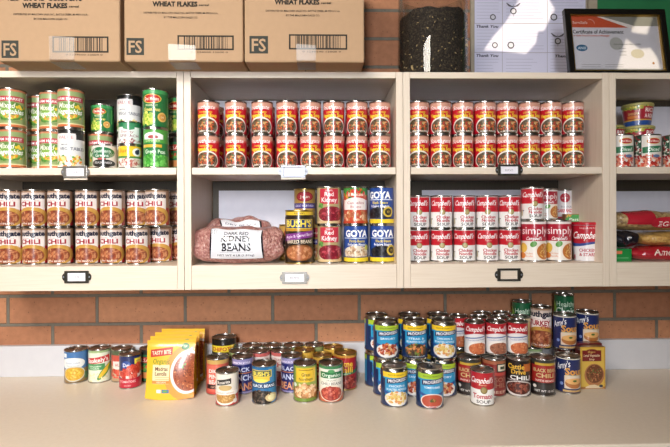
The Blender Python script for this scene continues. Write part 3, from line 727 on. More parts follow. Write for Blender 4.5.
# ------------------------------------------------------------------ shelf units
xl = lambda px, py=180: at(px, py, YF).x
UX = [xl(184)-.672, xl(184), xl(403.4), xl(609.6), xl(609.6)+.65]
T = .0205
def label_holder(parent, cx, cz, w, h, mt, card, text, strip=False):
    lh = empty('label_holder'); lh.parent = parent; lh.location = (cx, YF-.0005-0.0, cz)
    bm = bmesh.new(); f = h*.16; d0, d1 = -.0045, 0
    bm_box(bm, -w/2, d0, h/2-f, w/2, d1, h/2, .0006); bm_box(bm, -w/2, d0, -h/2, w/2, d1, -h/2+f, .0006)
    bm_box(bm, -w/2, d0, -h/2+f, -w/2+f*1.5, d1, h/2-f, .0006); bm_box(bm, w/2-f*1.5, d0, -h/2+f, w/2, d1, h/2-f, .0006)
    for sx in (-1, 1):                                   # rounded screw ears
        n = 12; x0 = sx*w/2
        rings = [[bm.verts.new((x0+sx*abs(math.cos(-PI/2+PI*i/n))*h*.2, y, math.sin(-PI/2+PI*i/n)*h*.3)) for i in range(n+1)] for y in (d0+.0015, d1)]
        for i in range(n): bm.faces.new((rings[0][i], rings[0][i+1], rings[1][i+1], rings[1][i]))
        bm.faces.new(rings[0]); bm.faces.new(rings[1])
    fr = from_bm('holder_frame', bm, mt); fr.parent = lh
    # keep three levels: frame is the part, card and screws are its pieces
    fr.parent = parent; fr.location = lh.location; fr.name = 'label_holder'; bpy.data.objects.remove(lh)
    fr.name = 'label_holder'
    for sx in (-1, 1):
        bm = bmesh.new(); bmesh.ops.create_uvsphere(bm, u_segments=10, v_segments=6, radius=h*.075); bmesh.ops.scale(bm, vec=(1, .5, 1), verts=bm.verts)
        s = from_bm('screw', bm, M['chrome'], fr, True); s.location = (sx*(w/2+h*.07), -.003, 0)
    if card:
        a = Art(lambda x, y, l: (x, -.0012-l, y)); a.rect(-w/2+f, -h/2+f*.6, w/2-f, h/2-f*.6, 'eeeaf2', lift=0)
        if text: a.text(text, 0, 0, h*.17, '6a6a74', w=w*.36, bold=0)
        a.build('name_card', M['paper'], fr)
    if strip: box('backing_strip', -w*.5, -.0005, -h*.64, w*.5, .0005, -h*.5, M['wood'], fr)
names = ['leftmost', 'centre left', 'centre right', 'rightmost']
unit_labels = ['pale maple wall shelf unit with green vegetable cans above chili cans', 'pale maple wall shelf unit holding the bags of kidney beans',
               'pale maple wall shelf unit holding red and white chicken noodle soup cans', 'pale maple wall shelf unit at the right edge holding bags of noodles']
units = []
for i in range(4):
    u = empty('wall_shelf_unit', ((UX[i]+UX[i+1])/2, YF, ZBOT)); tag(u, unit_labels[i], 'shelf unit', 'wall shelf units side by side'); units.append(u)
    inv = Matrix.Translation(u.location).inverted()
    g = .0006
    def bx(n, x0, y0, z0, x1, y1, z1, mt, bev=.0012):
        o = box(n, x0-u.location.x, y0-YF, z0-ZBOT, x1-u.location.x, y1-YF, z1-ZBOT, mt, u, bev); return o
    a0, a1 = UX[i]+g, UX[i+1]-g
    bx('side_panel', a0, YF, ZBOT, a0+T, YW-.002, ZT, M['wood_v']); bx('side_panel', a1-T, YF, ZBOT, a1, YW-.002, ZT, M['wood_v'])
    bx('top_panel', a0+T+g, YF+.0005, ZU, a1-T-g, YW-.002, ZT, M['wood'])
    bx('shelf_board', a0+T+.002, YF+.001, ZN, a1-T-.002, YB, ZM, M['wood'])
    bx('bottom_panel', a0+T+g, YF+.019, ZL-.02, a1-T-g, YB, ZL, M['wood'])
    bx('front_rail', a0+T+g, YF+.0005, ZBOT, a1-T-g, YF+.019, ZL, M['wood'])
    bx('back_panel', a0+T+g, YB, ZBOT, a1-T-g, YW-.002, ZU, M['backwood'])
def lhold(ui, px0, px1, py0, py1, mt, card, text, strip=False):
    u = units[ui]; p0 = at(px0, py0, YF-.003); p1 = at(px1, py1, YF-.003)
    label_holder(u, (p0.x+p1.x)/2-u.location.x, (p0.z+p1.z)/2-ZBOT, (p1.x-p0.x)*.86, p0.z-p1.z, mt, card, text, strip)
for o in bpy.data.objects:
    pass
_h = []
def LH(*a): lhold(*a)
LH(0, 61.5, 89, 166, 178, M['steel'], True, 'VEGETABLES', True)
LH(0, 62.5, 90.5, 271, 283, M['bronze'], True, 'CHILI')
LH(1, 279, 307.5, 165.5, 177.5, M['chrome'], True, '', True)
LH(1, 280, 309, 272, 283.5, M['steel'], True, 'BEANS')
LH(2, 496, 522.5, 164.5, 175.5, M['bronze'], True, 'SOUP KITS')
LH(2, 495.5, 522.5, 268.5, 281, M['bronze'], False, '')
# label holders sit in unit space (origin YF): shift
for u in units:
    for c in u.children:
        if c.name.startswith('label_holder'): c.location.y = -.0006

# white boards standing against the back of the compartments
def board(px0, px1, pytop, zb, label, x0=None, x1=None, y=YB-.006):
    a = at(px0, pytop, y).x if x0 is None else x0; b = at(px1, pytop, y).x if x1 is None else x1
    z = at((px0+px1)/2, pytop, y).z
    w = b-a
    o = box('foam_board', -w/2, -.003, 0, w/2, .003, z-zb, M['white'], None, .0005); o.location = (a+w/2, y, zb+.0002)
    tag(o, label, 'board', 'white boards backing the compartments'); return o
board(219, 385.5, 190.5, ZL, 'white foam board standing behind the bean bags and bean cans')
board(422, 552, 190, ZL, 'white foam board standing behind the chicken noodle soup cans')
board(640, 760, 191, ZL, 'white foam board standing behind the bags of noodles', x0=UX[3]+T+.005, x1=UX[4]-T-.005)
board(640, 760, 107, ZM, 'white foam board standing behind the rice cups', x0=UX[3]+T+.005, x1=UX[4]-T-.005)
board(219, 385.5, 101, ZM, 'white foam board behind the red soup cans, above the kidney bean bags', x0=UX[1]+T+.012, x1=UX[2]-T-.005)
board(422, 552, 101, ZM, 'white foam board behind the red soup cans, above the chicken noodle soup', x0=UX[2]+T+.012, x1=UX[3]-T-.005)

# ------------------------------------------------------------------ cans on the shelves
ORD = ['leftmost', 'second from left', 'third from left', 'fourth from left', 'fifth from left', 'sixth from left', 'seventh from left', 'eighth from left', 'ninth from left']
def X(px, Y, py=200): return at(px, py, Y).x

# red vegetable soup: two bays, two rows of eight
for bay, where, xs in ((1, 'in the bay above the bean bags', [208.7, 236.1, 262.3, 287, 310.4, 333.9, 357, 379.9]),
                (2, 'in the bay above the noodle soups', [418.3, 440.3, 462.5, 484.8, 506.8, 528.6, 550.3, 572.3])):
    for k, px in enumerate(xs):
        Y = YF+.014+.0345
        jit = [(.0005*((k*7) % 3), .003*((k*5) % 3-1)) for _ in (0,)][0]
        for row, z, rn in ((0, ZM, 'lower row'), (1, ZM+.1037, 'upper row')):
            y = Y+jit[0]+row*.001
            put('vsoup', X(px, y, 130)*1.0, y+.0705, z, f'rear red soup can, {rn}, {ORD[k]}, {where}', 'soup can', f'rear vegetable soup cans {where}', math.radians(rnd.uniform(-9, 9)))
            put('vsoup', X(px, y, 130), y, z, f'red vegetable soup can, {rn}, {ORD[k]}, {where}', 'soup can', f'red vegetable soup cans {where}', math.radians(rnd.uniform(-7, 7)+(-4 if bay == 1 else 4)))
# chili
cx_lo = [(11.6, 0), (36, 0), (61, 0), (88.5, 0), (113, 0), (138.2, -.012), (160.5, .046), (181, .109)]
cx_up = [(11, 0), (35.3, 0), (60.7, 0), (88.2, 0), (113, 0), (138, .05), (157.5, -.006), (180, .103)]
for row, lst in ((0, cx_lo), (1, cx_up)):
    for k, (px, dy) in enumerate(lst):
        y = YF+.05+.0375+dy; x = X(px, y, 225)
        if k == 7: x = min(x, UX[1]-T-.0395)
        put('chili', x, y, ZL+row*.1168, f'tan and red chili can with bean picture, {["lower", "upper"][row]} row, {ORD[k]}', 'chili can', 'chili cans in the leftmost shelf bay', math.radians(rnd.uniform(-4, 4)+2))
# vegetable cans, upper left bay
y0 = YF+.012+.0385
def V(kind, px, dy, z, lab, rz=0.0, cat='vegetable can'):
    y = y0+dy; return put(kind, X(px, y, 130), y, z, lab, cat, 'vegetable cans in the upper left bay', math.radians(rz))
V('mixed', 12.5, 0, ZM+.1223, 'green mixed vegetables can at the left picture edge, upper of two', 12)
V('mixed', 12.5, 0, ZM, 'green mixed vegetables can at the left picture edge, lower of two', 8)
V('mixed', 40.5, .085, ZM+.1223, 'green mixed vegetables can set far back in a narrow gap, upper one', 14)
V('mixed', 40.5, .085, ZM, 'green mixed vegetables can set far back in a narrow gap, lower one', 14)
V('mixed', 49.5, .026-.0, ZM+.1223, 'green mixed vegetables can behind and left of the front one, upper', 8) if False else None
V('mixed', 71.3, 0, ZM+.1223, 'green mixed vegetables can standing on the white and black vegetable can', 10)
V('value', 71.3, 0, ZM, 'white and black vegetable can below a green mixed vegetables can', 14)
V('mixed', 53.0, .034, ZM+.1223, 'green mixed vegetables can half hidden left of the front one, upper', 4)
V('mixed', 53.0, .034, ZM, 'green mixed vegetables can half hidden left of the white one, lower', 4)
V('greens', 105, -.002, ZM, 'short tan can with dark green oval label, on the shelf', 10)
V('mixed', 100.5, .075, ZM, 'green mixed vegetables can directly behind the short green oval can', 20)
V('delms', 102.5, .074, ZM+.1223, 'small dark green pea can with red oval, on a mixed vegetables can', 4)
V('bird', 130, -.003, ZM, 'short yellow banded can on the shelf, lower of two short cans', 10)
V('star', 130, -.003, ZM+.0722, 'short white can with green top, standing on the yellow banded can', 10)
V('value', 129.5, .072, ZM, 'white and black vegetable can behind the short yellow banded can', 12)
V('value', 129.5, .072, ZM+.1223, 'white and black vegetable can rising behind the short white can', 6)
V('peas', 156, -.002, ZM, 'bright green pea can with white crest, on the shelf beside the upright', 8)
V('delm', 155.7, -.002, ZM+.1223, 'tall dark green pea can with red oval, on the bright green can', 2)
V('delm', 180, .095, ZM+.1223, 'dark green pea can mostly hidden behind the right upright, upper', -5)
V('gred', 180, .095, ZM, 'green and red can mostly hidden behind the right upright, lower', -5)

# beans, lower bay two
def Lw(kind, px, dy, z, lab, rz=0.0, cat='bean can', g=None):
    r = KINDS[kind]['r']; y = YF+.03+r+dy; return put(kind, X(px, y, 230), y, z, lab, cat, g, math.radians(rz))
Lw('bush', 299.5, -.008, ZL, 'large brown baked bean can with yellow rim and purple band', 2)
Lw('kid', 329.5, .004, ZL, 'red kidney bean can on the shelf, lower of two', 5)
Lw('kid', 329, .002, ZL+.1198, 'red kidney bean can stacked on the other one', 8)
Lw('goyap', 355.9, .004, ZL, 'blue pinto bean can on the shelf below the white and orange can', 2)
Lw('garb', 355.6, .004, ZL+.1198, 'orange, green and white bean can on top of the blue pinto can', 0)
Lw('goyab', 382, .004, ZL, 'blue black bean can on the shelf, lower of two', 2)
Lw('goyab', 381.8, .003, ZL+.1198, 'blue black bean can stacked on the other one, turned left', -14)
Lw('purple', 290, .105, ZL, 'gold and purple bean can peeking out left of the baked beans', 20)
Lw('purple', 314.5, .105, ZL, 'gold and purple bean can hidden behind the baked bean can', 0)
Lw('purple', 305, .108, ZL+.1198, 'gold and purple bean can showing above the baked bean can', 0)
# noodle soups
for row in (0, 1):
    for k, px in enumerate([418.6, 441.4, 464.3, 487.0, 509.4]):
        y = YF+.052+.0355+(.001 if row else 0)
        put('chick', X(px, y, 230), y, ZL+row*.1058, f'red and white chicken noodle soup can, {["lower", "upper"][row]} row, {ORD[k]}', 'soup can', 'chicken noodle soup cans in two rows of five', math.radians(rnd.uniform(-6, 6)))
y = YF+.036+.0405
put('simply', X(533.6, y, 240), y, ZL, 'taller red and white soup can with orange bowl, left of two', 'soup can', None, .02)
put('simply', X(558.5, y, 240), y, ZL, 'taller red and white soup can with orange bowl, beside the tapered cup', 'soup can', None, .06)
put('chick', X(532.2, y, 200), y, ZL+.1312, 'chicken noodle soup can raised on the taller left soup can', 'soup can', None, .05)
y2 = y+.085
put('simply', X(549, y2, 240), y2, ZL, 'taller soup can hidden behind the two front ones', 'soup can', None, .0)
put('simplys', X(546.5, y2, 200), y2, ZL+.1312, 'small soup can with green leaf, behind the raised noodle soup can', 'soup can', None, .12)
y3 = y+.125
put('simply', X(570.5, y3+.02, 240), y3+.02, ZL, 'taller soup can at the back, hidden behind the tapered cup', 'soup can', None, .0)
put('whitered', X(564.5, y3+.015, 200), y3+.015, ZL+.1312-.026*0, 'white can with red badge at the back of the noodle soup shelf', 'bean can', None, .0)

# tomato cans, upper right bay
yt = YF+.022+.0385
for px, lab in ((620, 'tomato can cut off by the left upright in the upper right bay'), (647.3, 'fully visible tomato can with green band below the rice cups'), (675.5, 'tomato can cut off by the right picture edge'), (702, 'tomato can outside the right picture edge')):
    if px > 690: continue
    x = X(px, yt, 150); x = max(x, UX[3]+T+.0405)
    put('dmtom', x, yt, ZM, lab, 'tomato can', 'diced tomato cans in the upper right bay', -.1)

# tapered cup with red lid
def cup(name, r0, r1, h, design, mt_rim, label, cat, loc, lid=None, rz=0, group=None):
    o = empty(name, loc, rz+.7*math.atan2(-loc[0], loc[1])); tag(o, label, cat, group)
    lathe('cup_body', [(0, .002), (r0-.003, .002), (r0-.002, 0), (r0, .001), (r1-.0005, h-.002), (r1-.002, h-.001), (0, h-.001)], mt_rim, o, 36)
    a = Art(wrap(r0+.0006, r1+.0003, .001, h-.003), seg=.085*(r0+r1)/2/h, step=7e-5); design(a, PI*((r0+r1)/2)/(h-.003)); a.build('printed_sleeve', M['label'], o, radial)
    if lid: lathe('lid', [(0, h-.0008), (r1+.0005, h-.0008), (r1+.002, h), (r1+.002, h+.006), (r1, h+.008), (r1-.003, h+.0085), (r1-.005, h+.006), (0, h+.006)], lid, o, 36)
    EXT.append((label, loc[0], loc[1], loc[2], r1, h))
    return o
def d_cup(a, X_):
    bg(a, 'ecebee', X_)
    a.band(-X_, X_, lambda x: .50+.03*math.sin(x*6), 1, 'c4182c'); a.band(-X_, X_, lambda x: .45+.05*math.sin(x*4), lambda x: .52+.03*math.sin(x*6), '2c4c9c')
    a.text('Soup on the Go', 0, .93, .05, 'f8d8d8', w=.4); script_campbell(a, .0, .73, .2, w=.78); a.text('CHICKEN', .0, .30, .09, 'c42c40', w=.46, bold=.04); a.text('& STARS', .0, .18, .09, 'c42c40', w=.46, bold=.04); a.rect(-.46, .04, -.38, .16, 'c83848')
yc = YF+.04+.042
cup('soup_cup', .034, .0425, .116, d_cup, M['white'], 'tapered white and red soup cup with red lid at shelf end', 'soup cup', (X(585.7, yc, 240), yc, ZL), M['bottle'])
def d_rice(a, X_):
    bg(a, 'a81c2c', X_)
    a.rect(-X_, .84, X_, 1, '9ca03c'); a.bits(0, .9, .9, .08, 40, .07, ['d8c84c', '5c8c34', 'b8b040']); a.rect(-X_, 0, X_, .26, '2450a0'); a.rect(-X_, .24, X_, .3, 'd8a838')
    a.rect(.05, .36, .75, .95, 'b82034'); a.text('RICE', .4, .78, .2, 'fff4f0', w=.52, bold=.04); a.text('A RONI', .4, .48, .2, 'fff4f0', w=.56, bold=.04); a.text('CHEDDAR', -.4, .6, .12, 'f0d080', w=.5); a.rect(-.7, .35, -.2, .5, 'd87830')
M['foil'] = mat('olive_cup_lid', 'b4ac5c', .4)
def rice(x, y, z, lab): return cup('rice_cup', .038, .0465, .0665, d_rice, M['white'], lab, 'rice cup', (x, y, z), M['foil'], .15, 'microwave rice cups in the upper right bay')
yr = YF+.155
xr = X(637.3, yr, 118)
rice(xr+.006, yr, ZM, 'red rice cup at the bottom of the taller stack, behind tomato cans')
rice(xr+.003, yr, ZM+.0755, 'middle red rice cup of the taller stack, above the tomato can tops')
rice(xr, yr, ZM+.151, 'topmost red rice cup of the stack, fully visible')
rice(xr-.099, yr, ZM, 'lower rice cup of the short stack beside the left upright')
rice(xr-.098, yr, ZM+.0755, 'upper rice cup of the short stack beside the left upright')

# ------------------------------------------------------------------ bags
def bag(name, W, D, H, mt, label, cat, loc, rot=(0, 0, 0), seed=1, art=None, group=None, seal=True, lumps=.004, artmat='film'):
    """pillow-shaped filled bag; art(a) draws on a printed panel wrapped over the front"""
    R_ = random.Random(seed); ph = [R_.uniform(0, 6) for _ in range(6)]
    def S(u, th, lift=0.0):
        e = max(0.0, 1-abs(u)**3.2)**.55; e2 = .5+.5*e
        c, s = math.cos(th), math.sin(th)
        k = 1+.05*math.sin(4*u+ph[0]+2*th)+.04*math.sin(7*u+3*th+ph[1])+.03*math.sin(11*u+ph[2]-2*th)
        y = D/2*e2*k*(abs(c)**.8)*(1 if c > 0 else -1); z = H/2*e2*(abs(s)**.8)*(1 if s > 0 else -1)
        if s < 0: z *= min(1, .9+.1*e2); 
        z = max(z*(k if s > 0 else 1), -H/2)
        x = u*W/2*(1+.03*math.sin(3*th+ph[3]))
        l = math.hypot(c, s) or 1
        return (x, -y-lift*c, z+lift*s+H/2)
    o = empty(name, loc); o.rotation_euler = rot; tag(o, label, cat, group)
    bm = bmesh.new(); nu, nt = 56, 40; g = []
    for i in range(nu+1):
        u = -1+2*i/nu
        g.append([bm.verts.new(S(u, 2*PI*j/nt)) for j in range(nt)])
    for i in range(nu):
        for j in range(nt): bm.faces.new((g[i][j], g[i+1][j], g[i+1][(j+1) % nt], g[i][(j+1) % nt]))
    bm.faces.new(g[0]); bm.faces.new(g[-1])
    for v in bm.verts:
        n = Vector((v.co.x*57, v.co.y*61, v.co.z*59)); v.co += Vector((math.sin(n.y+n.z), math.sin(n.x*1.3+n.z), math.sin(n.x+n.y)))*lumps*.4
        if v.co.z < 0: v.co.z = 0
    from_bm('bag_body', bm, mt, o, True)
    if seal:
        for sx in (-1, 1):
            bm = bmesh.new(); n = 16; r1, r2, r3 = [], [], []
            for i in range(n+1):
                t = -1+2*i/n; zz = H*.5+t*H*.26; wob = .004*math.sin(i*1.9+seed)
                r1.append((sx*(W/2-.012), wob*.4, H*.5+t*H*.10)); r2.append((sx*(W/2+.012), wob, zz)); 
            vs = [[bm.verts.new((p[0], p[1]+dy, p[2])) for p in r] for dy in (-.0008, .0008) for r in (r1, r2)]
            for i in range(n):
                bm.faces.new((vs[0][i], vs[1][i], vs[1][i+1], vs[0][i+1])); bm.faces.new((vs[2][i], vs[2][i+1], vs[3][i+1], vs[3][i]))
                bm.faces.new((vs[1][i], vs[3][i], vs[3][i+1], vs[1][i+1]))
            from_bm('end_seal', bm, M['clearfilm'], o, True)
    if art:
        def mp(x, y, lift):      # x,y in metres around the middle of the front panel
            th = y/(H*.62); return S(x/(W/2), th, .0028+lift)
        a = Art(mp, seg=.008, step=8e-5); art(a)
        a.build('printed_panel', M[artmat], o)
    return o
M['clearfilm'] = clear_mat('clear_bag_film', 'f0eeee', .15, .12)

def art_kidney(a):
    a.quadgrid(lambda u, v: (-.082+.164*u + (.012*(v-.5)**2 if u < .5 else -.012*(v-.5)**2), -.048+.112*v), 24, 16, '1c1c28')
    a.quadgrid(lambda u, v: (-.077+.154*u, -.047+.110*v), 24, 16, 'e4e4ea')
    a.text('DARK RED', 0, .041, .014, '2c2c38', w=.075, bold=.03); a.text('KIDNEY', 0, .020, .019, '26262e', w=.096, bold=.05); a.text('BEANS', 0, -.004, .019, '26262e', w=.088, bold=.05)
    a.rect(-.05, -.0185, .05, -.0178, '60606c'); a.text('NET WT 4 LB (1.81kg)', -.002, -.030, .008, '3c3c48', w=.11, bold=.02)
def art_upper(a):
    a.quadgrid(lambda u, v: (-.062+.134*u+.02*(1-v), -.04+.125*v), 24, 14, '1c1c28'); a.quadgrid(lambda u, v: (-.057+.124*u+.02*(1-v), -.04+.124*v), 24, 14, 'e4e4ea')
    a.text('DRY BEANS', .01, .056, .010, '5c5c70', w=.10, bold=.02)
pL = at(194.0, 263, YF+.08).x; pR = at(285.5, 263, YF+.08).x
bag('bean_bag', (pR-pL)*.955, .115, .117, M['kidney'], 'clear bag of dark red kidney beans with white label, lying in front', 'bag of beans', ((pL+pR)/2, YF+.070, ZL), (0, 0, .02), 3, art_kidney, 'bags of kidney beans')
bag('bean_bag', (pR-pL)*.76, .094, .144, M['kidney'], 'clear bag of kidney beans standing behind the front one', 'bag of beans', ((pL+pR)/2-.022, YF+.205, ZL), (0, 0, .04), 9, art_upper, 'bags of kidney beans')

# noodle bags, lower right bay
x0 = UX[3]+T+.006
def art_egg(a):
    a.rect(-.14, -.01, -.055, .05, 'b81c2c'); a.rect(.03, -.02, .15, .05, 'b81c2c'); a.ell(-.02, -.006, .05, .018, 'c02030'); a.text('EGG', -.02, -.008, .016, 'f0e0d8', w=.05)
def art_redbag(a):
    a.quadgrid(lambda u, v: (-.155+.31*u, -.032+.075*v), 30, 10, 'b81828'); a.text('American Beauty', .0, .008, .020, 'f0dcd0', w=.20, bold=.02, shear=.3)
def art_none(a): a.rect(-.05, -.01, .05, .01, 'c8302c')
def nb(mtk, W, D, H, xc, yc, z, lab, art, seed, rot=(0, 0, 0)):
    return bag('noodle_bag', W, D, H, M[mtk], lab, 'bag of noodles', (xc, yc, z), rot, seed, art, 'bags of noodles in the lower right bay')
M['redfilm'] = mat('red_bag_film', 'b01826', .25, coat=.5, noise=(14, '8c101c', .2), bump=(30, .6))
M['darkfilm'] = mat('dark_bag_film', '2c2a34', .25, coat=.5, noise=(25, '14121a', .2), bump=(40, .8))
M['greenfilm'] = mat('green_carton', '1c8a3c', .4)
nb('redfilm', .30, .12, .044, x0+.068+.168, YF+.085, ZL, 'red bag of noodles at the bottom right of the pile', art_redbag, 4)
nb('noodle', .28, .12, .046, x0+.258, YF+.09, ZL+.046, 'clear bag of golden egg noodles in the middle of the pile', None, 6)
nb('pasta', .36, .13, .062, x0+.190, YF+.09, ZL+.096, 'red and clear bag of noodles, topmost of the pile', art_egg, 8)
bag('noodle_bag', .10, .10, .050, M['darkfilm'], 'small dark bag on the green carton, beside the left upright', 'bag of noodles', (x0+.055, YF+.09, ZL+.043), (0, 0, 0), 5, None, 'bags of noodles in the lower right bay')
g = empty('green_carton', (x0+.031, YF+.03, ZL)); tag(g, 'flat green food carton at the bottom left of the noodle pile', 'carton')
a = Art(lambda x, y, l: (x, -l, y))
def cart_faces(a, w, d, h, front, side):
    a.rect(-w/2, 0, w/2, h, front, lift=0)
    P = lambda x, y, z: (x, y, z)
    for q, c in (((( w/2,0,0),( w/2,d,0),( w/2,d,h),( w/2,0,h)), side), (((-w/2,d,0),(-w/2,0,0),(-w/2,0,h),(-w/2,d,h)), side), (((w/2,d,0),(-w/2,d,0),(-w/2,d,h),(w/2,d,h)), side),
                 (((-w/2,0,h),(w/2,0,h),(w/2,d,h),(-w/2,d,h)), side), (((-w/2,d,0),(w/2,d,0),(w/2,0,0),(-w/2,0,0)), side)):
        b = len(a.v); a.v += list(q); a.f.append((b, b+1, b+2, b+3)); a.c.append(lin(c))
cart_faces(a, .060, .10, .040, '1c8a3c', '188038'); a.rect(-.029, .024, .0, .034, 'e07850'); a.rect(-.02, .01, .02, .013, '60b070')
a.build('carton_body', M['label'], g)
# brown and green carton behind the tapered cup
pb = at(561, 214, YF+.15); pb2 = at(589, 214, YF+.15)
g = empty('food_carton', ((pb.x+pb2.x)/2+.004, YF+.138, ZL)); tag(g, 'brown food carton with green badge, behind the tapered soup cup', 'carton')
a = Art(lambda x, y, l: (x, -l, y)); hh = pb.z-ZL
cart_faces(a, .085, .022, hh, '9c6c44', '8c5c38'); a.ell(-.01, hh-.022, .034, .020, '3ca04c'); a.text('Pasta', -.01, hh-.018, .010, 'f0f8e8', w=.04, shear=.3)
a.bits(-.03, hh-.006, .012, .005, 8, .003, ['e8b840', 'd89030']); a.build('carton_body', M['label'], g)

# ------------------------------------------------------------------ things on top of the units
CB = 'b4906c'
def carton_box(px0, px1, label, fs, bar, tape, words=True, Yb=1.352, rz=0.0, edge_px=62.3):
    a0 = at(px0, edge_px, Yb).x; a1 = at(px1, edge_px, Yb).x; w = a1-a0; h = .36; d = .30; cx = (a0+a1)/2
    o = empty('cardboard_box', (cx, Yb, ZT), rz); tag(o, label, 'cardboard box', 'wheat flakes boxes on top of the shelves')
    a = Art(lambda x, y, l: (x, -l, y), step=1e-4)
    r = .005
    # shell with softly rounded vertical and bottom edges
    n = 4; prof = []
    def ringpts(ins, z):
        pts = []
        for cxn, cyn, a_0 in ((w/2-r, r, -PI/2), (w/2-r, d-r, 0), (-w/2+r, d-r, PI/2), (-w/2+r, r, PI)):
            for i in range(n+1):
                t = a_0+PI/2*i/n; pts.append((cxn+(r-ins)*math.cos(t), cyn+(r-ins)*math.sin(t), z))
        return pts
    lv = [(r*.9, 0), (r*.35, .0012), (0, r), (0, h)]
    base = len(a.v); cnt = 4*(n+1)
    for ins, z in lv: a.v += ringpts(ins, z)
    for k in range(len(lv)-1):
        for i in range(cnt):
            j = (i+1) % cnt; q = base+k*cnt; a.f.append((q+i, q+j, q+cnt+j, q+cnt+i)); a.c.append(lin(CB))
    a.f.append(tuple(base+i for i in reversed(range(cnt)))); a.c.append(lin(CB)); a.f.append(tuple(base+3*cnt+i for i in range(cnt))); a.c.append(lin(CB))
    q = lambda px, py: (lambda p: (p.x-cx, p.z-ZT))(at(px, py, Yb))
    K_ = '2c2822'
    if fs:
        p, p2 = q(fs[0], fs[3]), q(fs[1], fs[2]); a.rect(p[0], p[1], p2[0], p2[1], '3a3c36'); a.text('FS', (p[0]+p2[0])/2, (p[1]+p2[1])/2, (p2[1]-p[1])*.72, CB, w=(p2[0]-p[0])*.76, bold=.03)
    p, p2 = q(bar[0], bar[3]), q(bar[1], bar[2]); f = .0045
    a.rect(p[0], p[1], p2[0], p2[1], K_); a.rect(p[0]+f, p[1]+f, p2[0]-f, p2[1]-f, CB)
    R_ = random.Random(int(px0)); xx = p[0]+.018
    a.k += 1; lf = a.k*a.step; a.k += 1
    while xx < p2[0]-.016:
        ww = R_.choice([.0012, .0024, .0036, .0012]); a.rect(xx, p[1]+f, xx+ww, p2[1]-f, K_, lift=lf); xx += ww+R_.choice([.0012, .0024, .0036])
    a.text('0 1234500 12000 0', (p[0]+p2[0])/2+.01, p[1]-.006, .0045, K_, w=(p2[0]-p[0])*.66)
    xm = (bar[0]+bar[1])/2+words
    c = q(words, 19); s = -.0
    def wr(t, px, py, h_, wpx, bold=.02):
        P_ = q(px, py); W_ = q(px+wpx, py)[0]-P_[0]; a.text(t, P_[0], P_[1], h_, K_, w=W_, bold=bold*2)
    wy = tape[4] if len(tape) > 4 else 5
    wr('RED CRANE  CORN BITS', words-6, wy-7.5, .015, 74, .04); wr('WHEAT FLAKES', words-6, wy, .0135, 45, .045); wr('cereal', words+23, wy+1, .006, 10, .02)
    wr('DISTRIBUTED BY MALCORN SALES INC., BATTLE CREEK, MI 49016 U.S.A.', words, wy+9, .0052, 74, .01); wr('BY THE MALCORN SALES CO.', words, wy+13.5, .0052, 34, .01)
    # flap seam under the box
    a.v += [(-.0012, .003, -.0003), (.0012, .003, -.0003), (.0012, d-.003, -.0003), (-.0012, d-.003, -.0003)]
    b_ = len(a.v); 
    for yy in (0,):
        pass
    a.f.append((b_-1, b_-2, b_-3, b_-4)); a.c.append(lin('5c4630'))
    a.build('box_body', M['carton'], o)
    # clear tape running under the bottom and up the front
    t0, t1 = q(tape[0], tape[2]), q(tape[1], tape[2]); bm = bmesh.new()
    z1 = t0[1]; wv = [bm.verts.new(v) for v in ((t0[0], -.0014, z1), (t1[0], -.0014, z1-.004), (t1[0]+.001, -.0014, z1*.45), (t1[0], -.0014, .0045), (t0[0]+.002, -.0014, .0045), (t0[0]+.001, -.0014, z1*.55))]
    bm.faces.new(wv)
    k = [bm.verts.new(v) for v in ((t0[0]+.002, .004, -.0008), (t1[0], .004, -.0008), (t1[0], .07, -.0008), (t0[0]+.002, .07, -.0008))]
    bm.faces.new((wv[4], wv[3], k[1], k[0])); bm.faces.new(k)
    ob = from_bm('packing_tape', bm, M['tape'], o); sm = ob.modifiers.new('s', 'SOLIDIFY'); sm.thickness = .0003
    return o
carton_box(-2.5, 120, 'cardboard cereal box at the left picture edge, long clear tape over barcode', (1.5, 18.5, 40.5, 58), (52.5, 108.5, 36.5, 52.5), (49, 74.5, 36, 60, 5.5), 51)
carton_box(124, 243.3, 'middle cardboard cereal box with a short clear tape patch below barcode', (126.5, 144, 38, 55), (177.5, 233.8, 35.5, 50), (168, 195.5, 44, 60, 4), 181)
carton_box(244.5, 364.5, 'cardboard cereal box beside the jar of dark soil', (249.5, 268, 36, 53.5), (289, 347.2, 34.5, 49.5), (296, 315.5, 44, 60, 2), 303)

# jar of soil
xj = at(433, 71, 1.565); yj = 1.565; rj = .1145
j = empty('glass_jar', (xj.x, yj, ZT)); tag(j, 'large clear glass jar filled with dark crumbly soil', 'jar')
lathe('jar_wall', [(0, .0005), (rj-.004, .0005), (rj, .006), (rj, .30), (rj-.003, .30), (rj-.003, .008), (0, .008)], M['glass'], j, 64)
bm = bmesh.new(); bmesh.ops.create_cone(bm, cap_ends=True, segments=72, radius1=rj-.0045, radius2=rj-.0045, depth=.20); bmesh.ops.translate(bm, vec=(0, 0, .110), verts=bm.verts)
es = [e for e in bm.edges]; bmesh.ops.subdivide_edges(bm, edges=[e for e in bm.edges if abs(e.verts[0].co.z-e.verts[1].co.z) > .1], cuts=30)
top = [v for v in bm.verts if v.co.z > .199]
for v in bm.verts:
    t = math.atan2(v.co.y, v.co.x); n = .5+.5*math.sin(v.co.z*230+t*9)*math.sin(t*31+v.co.z*130)
    rr = math.hypot(v.co.x, v.co.y)
    if rr > .05: f = (rj-.0045-.003*n)/rr; v.co.x *= f; v.co.y *= f
    if v.co.z > .19: v.co.z += .004*math.sin(t*5)+.002*math.sin(t*13+1)-.001
so = from_bm('soil', bm, M['soil'], j, True)
R2 = random.Random(4); bm = bmesh.new()
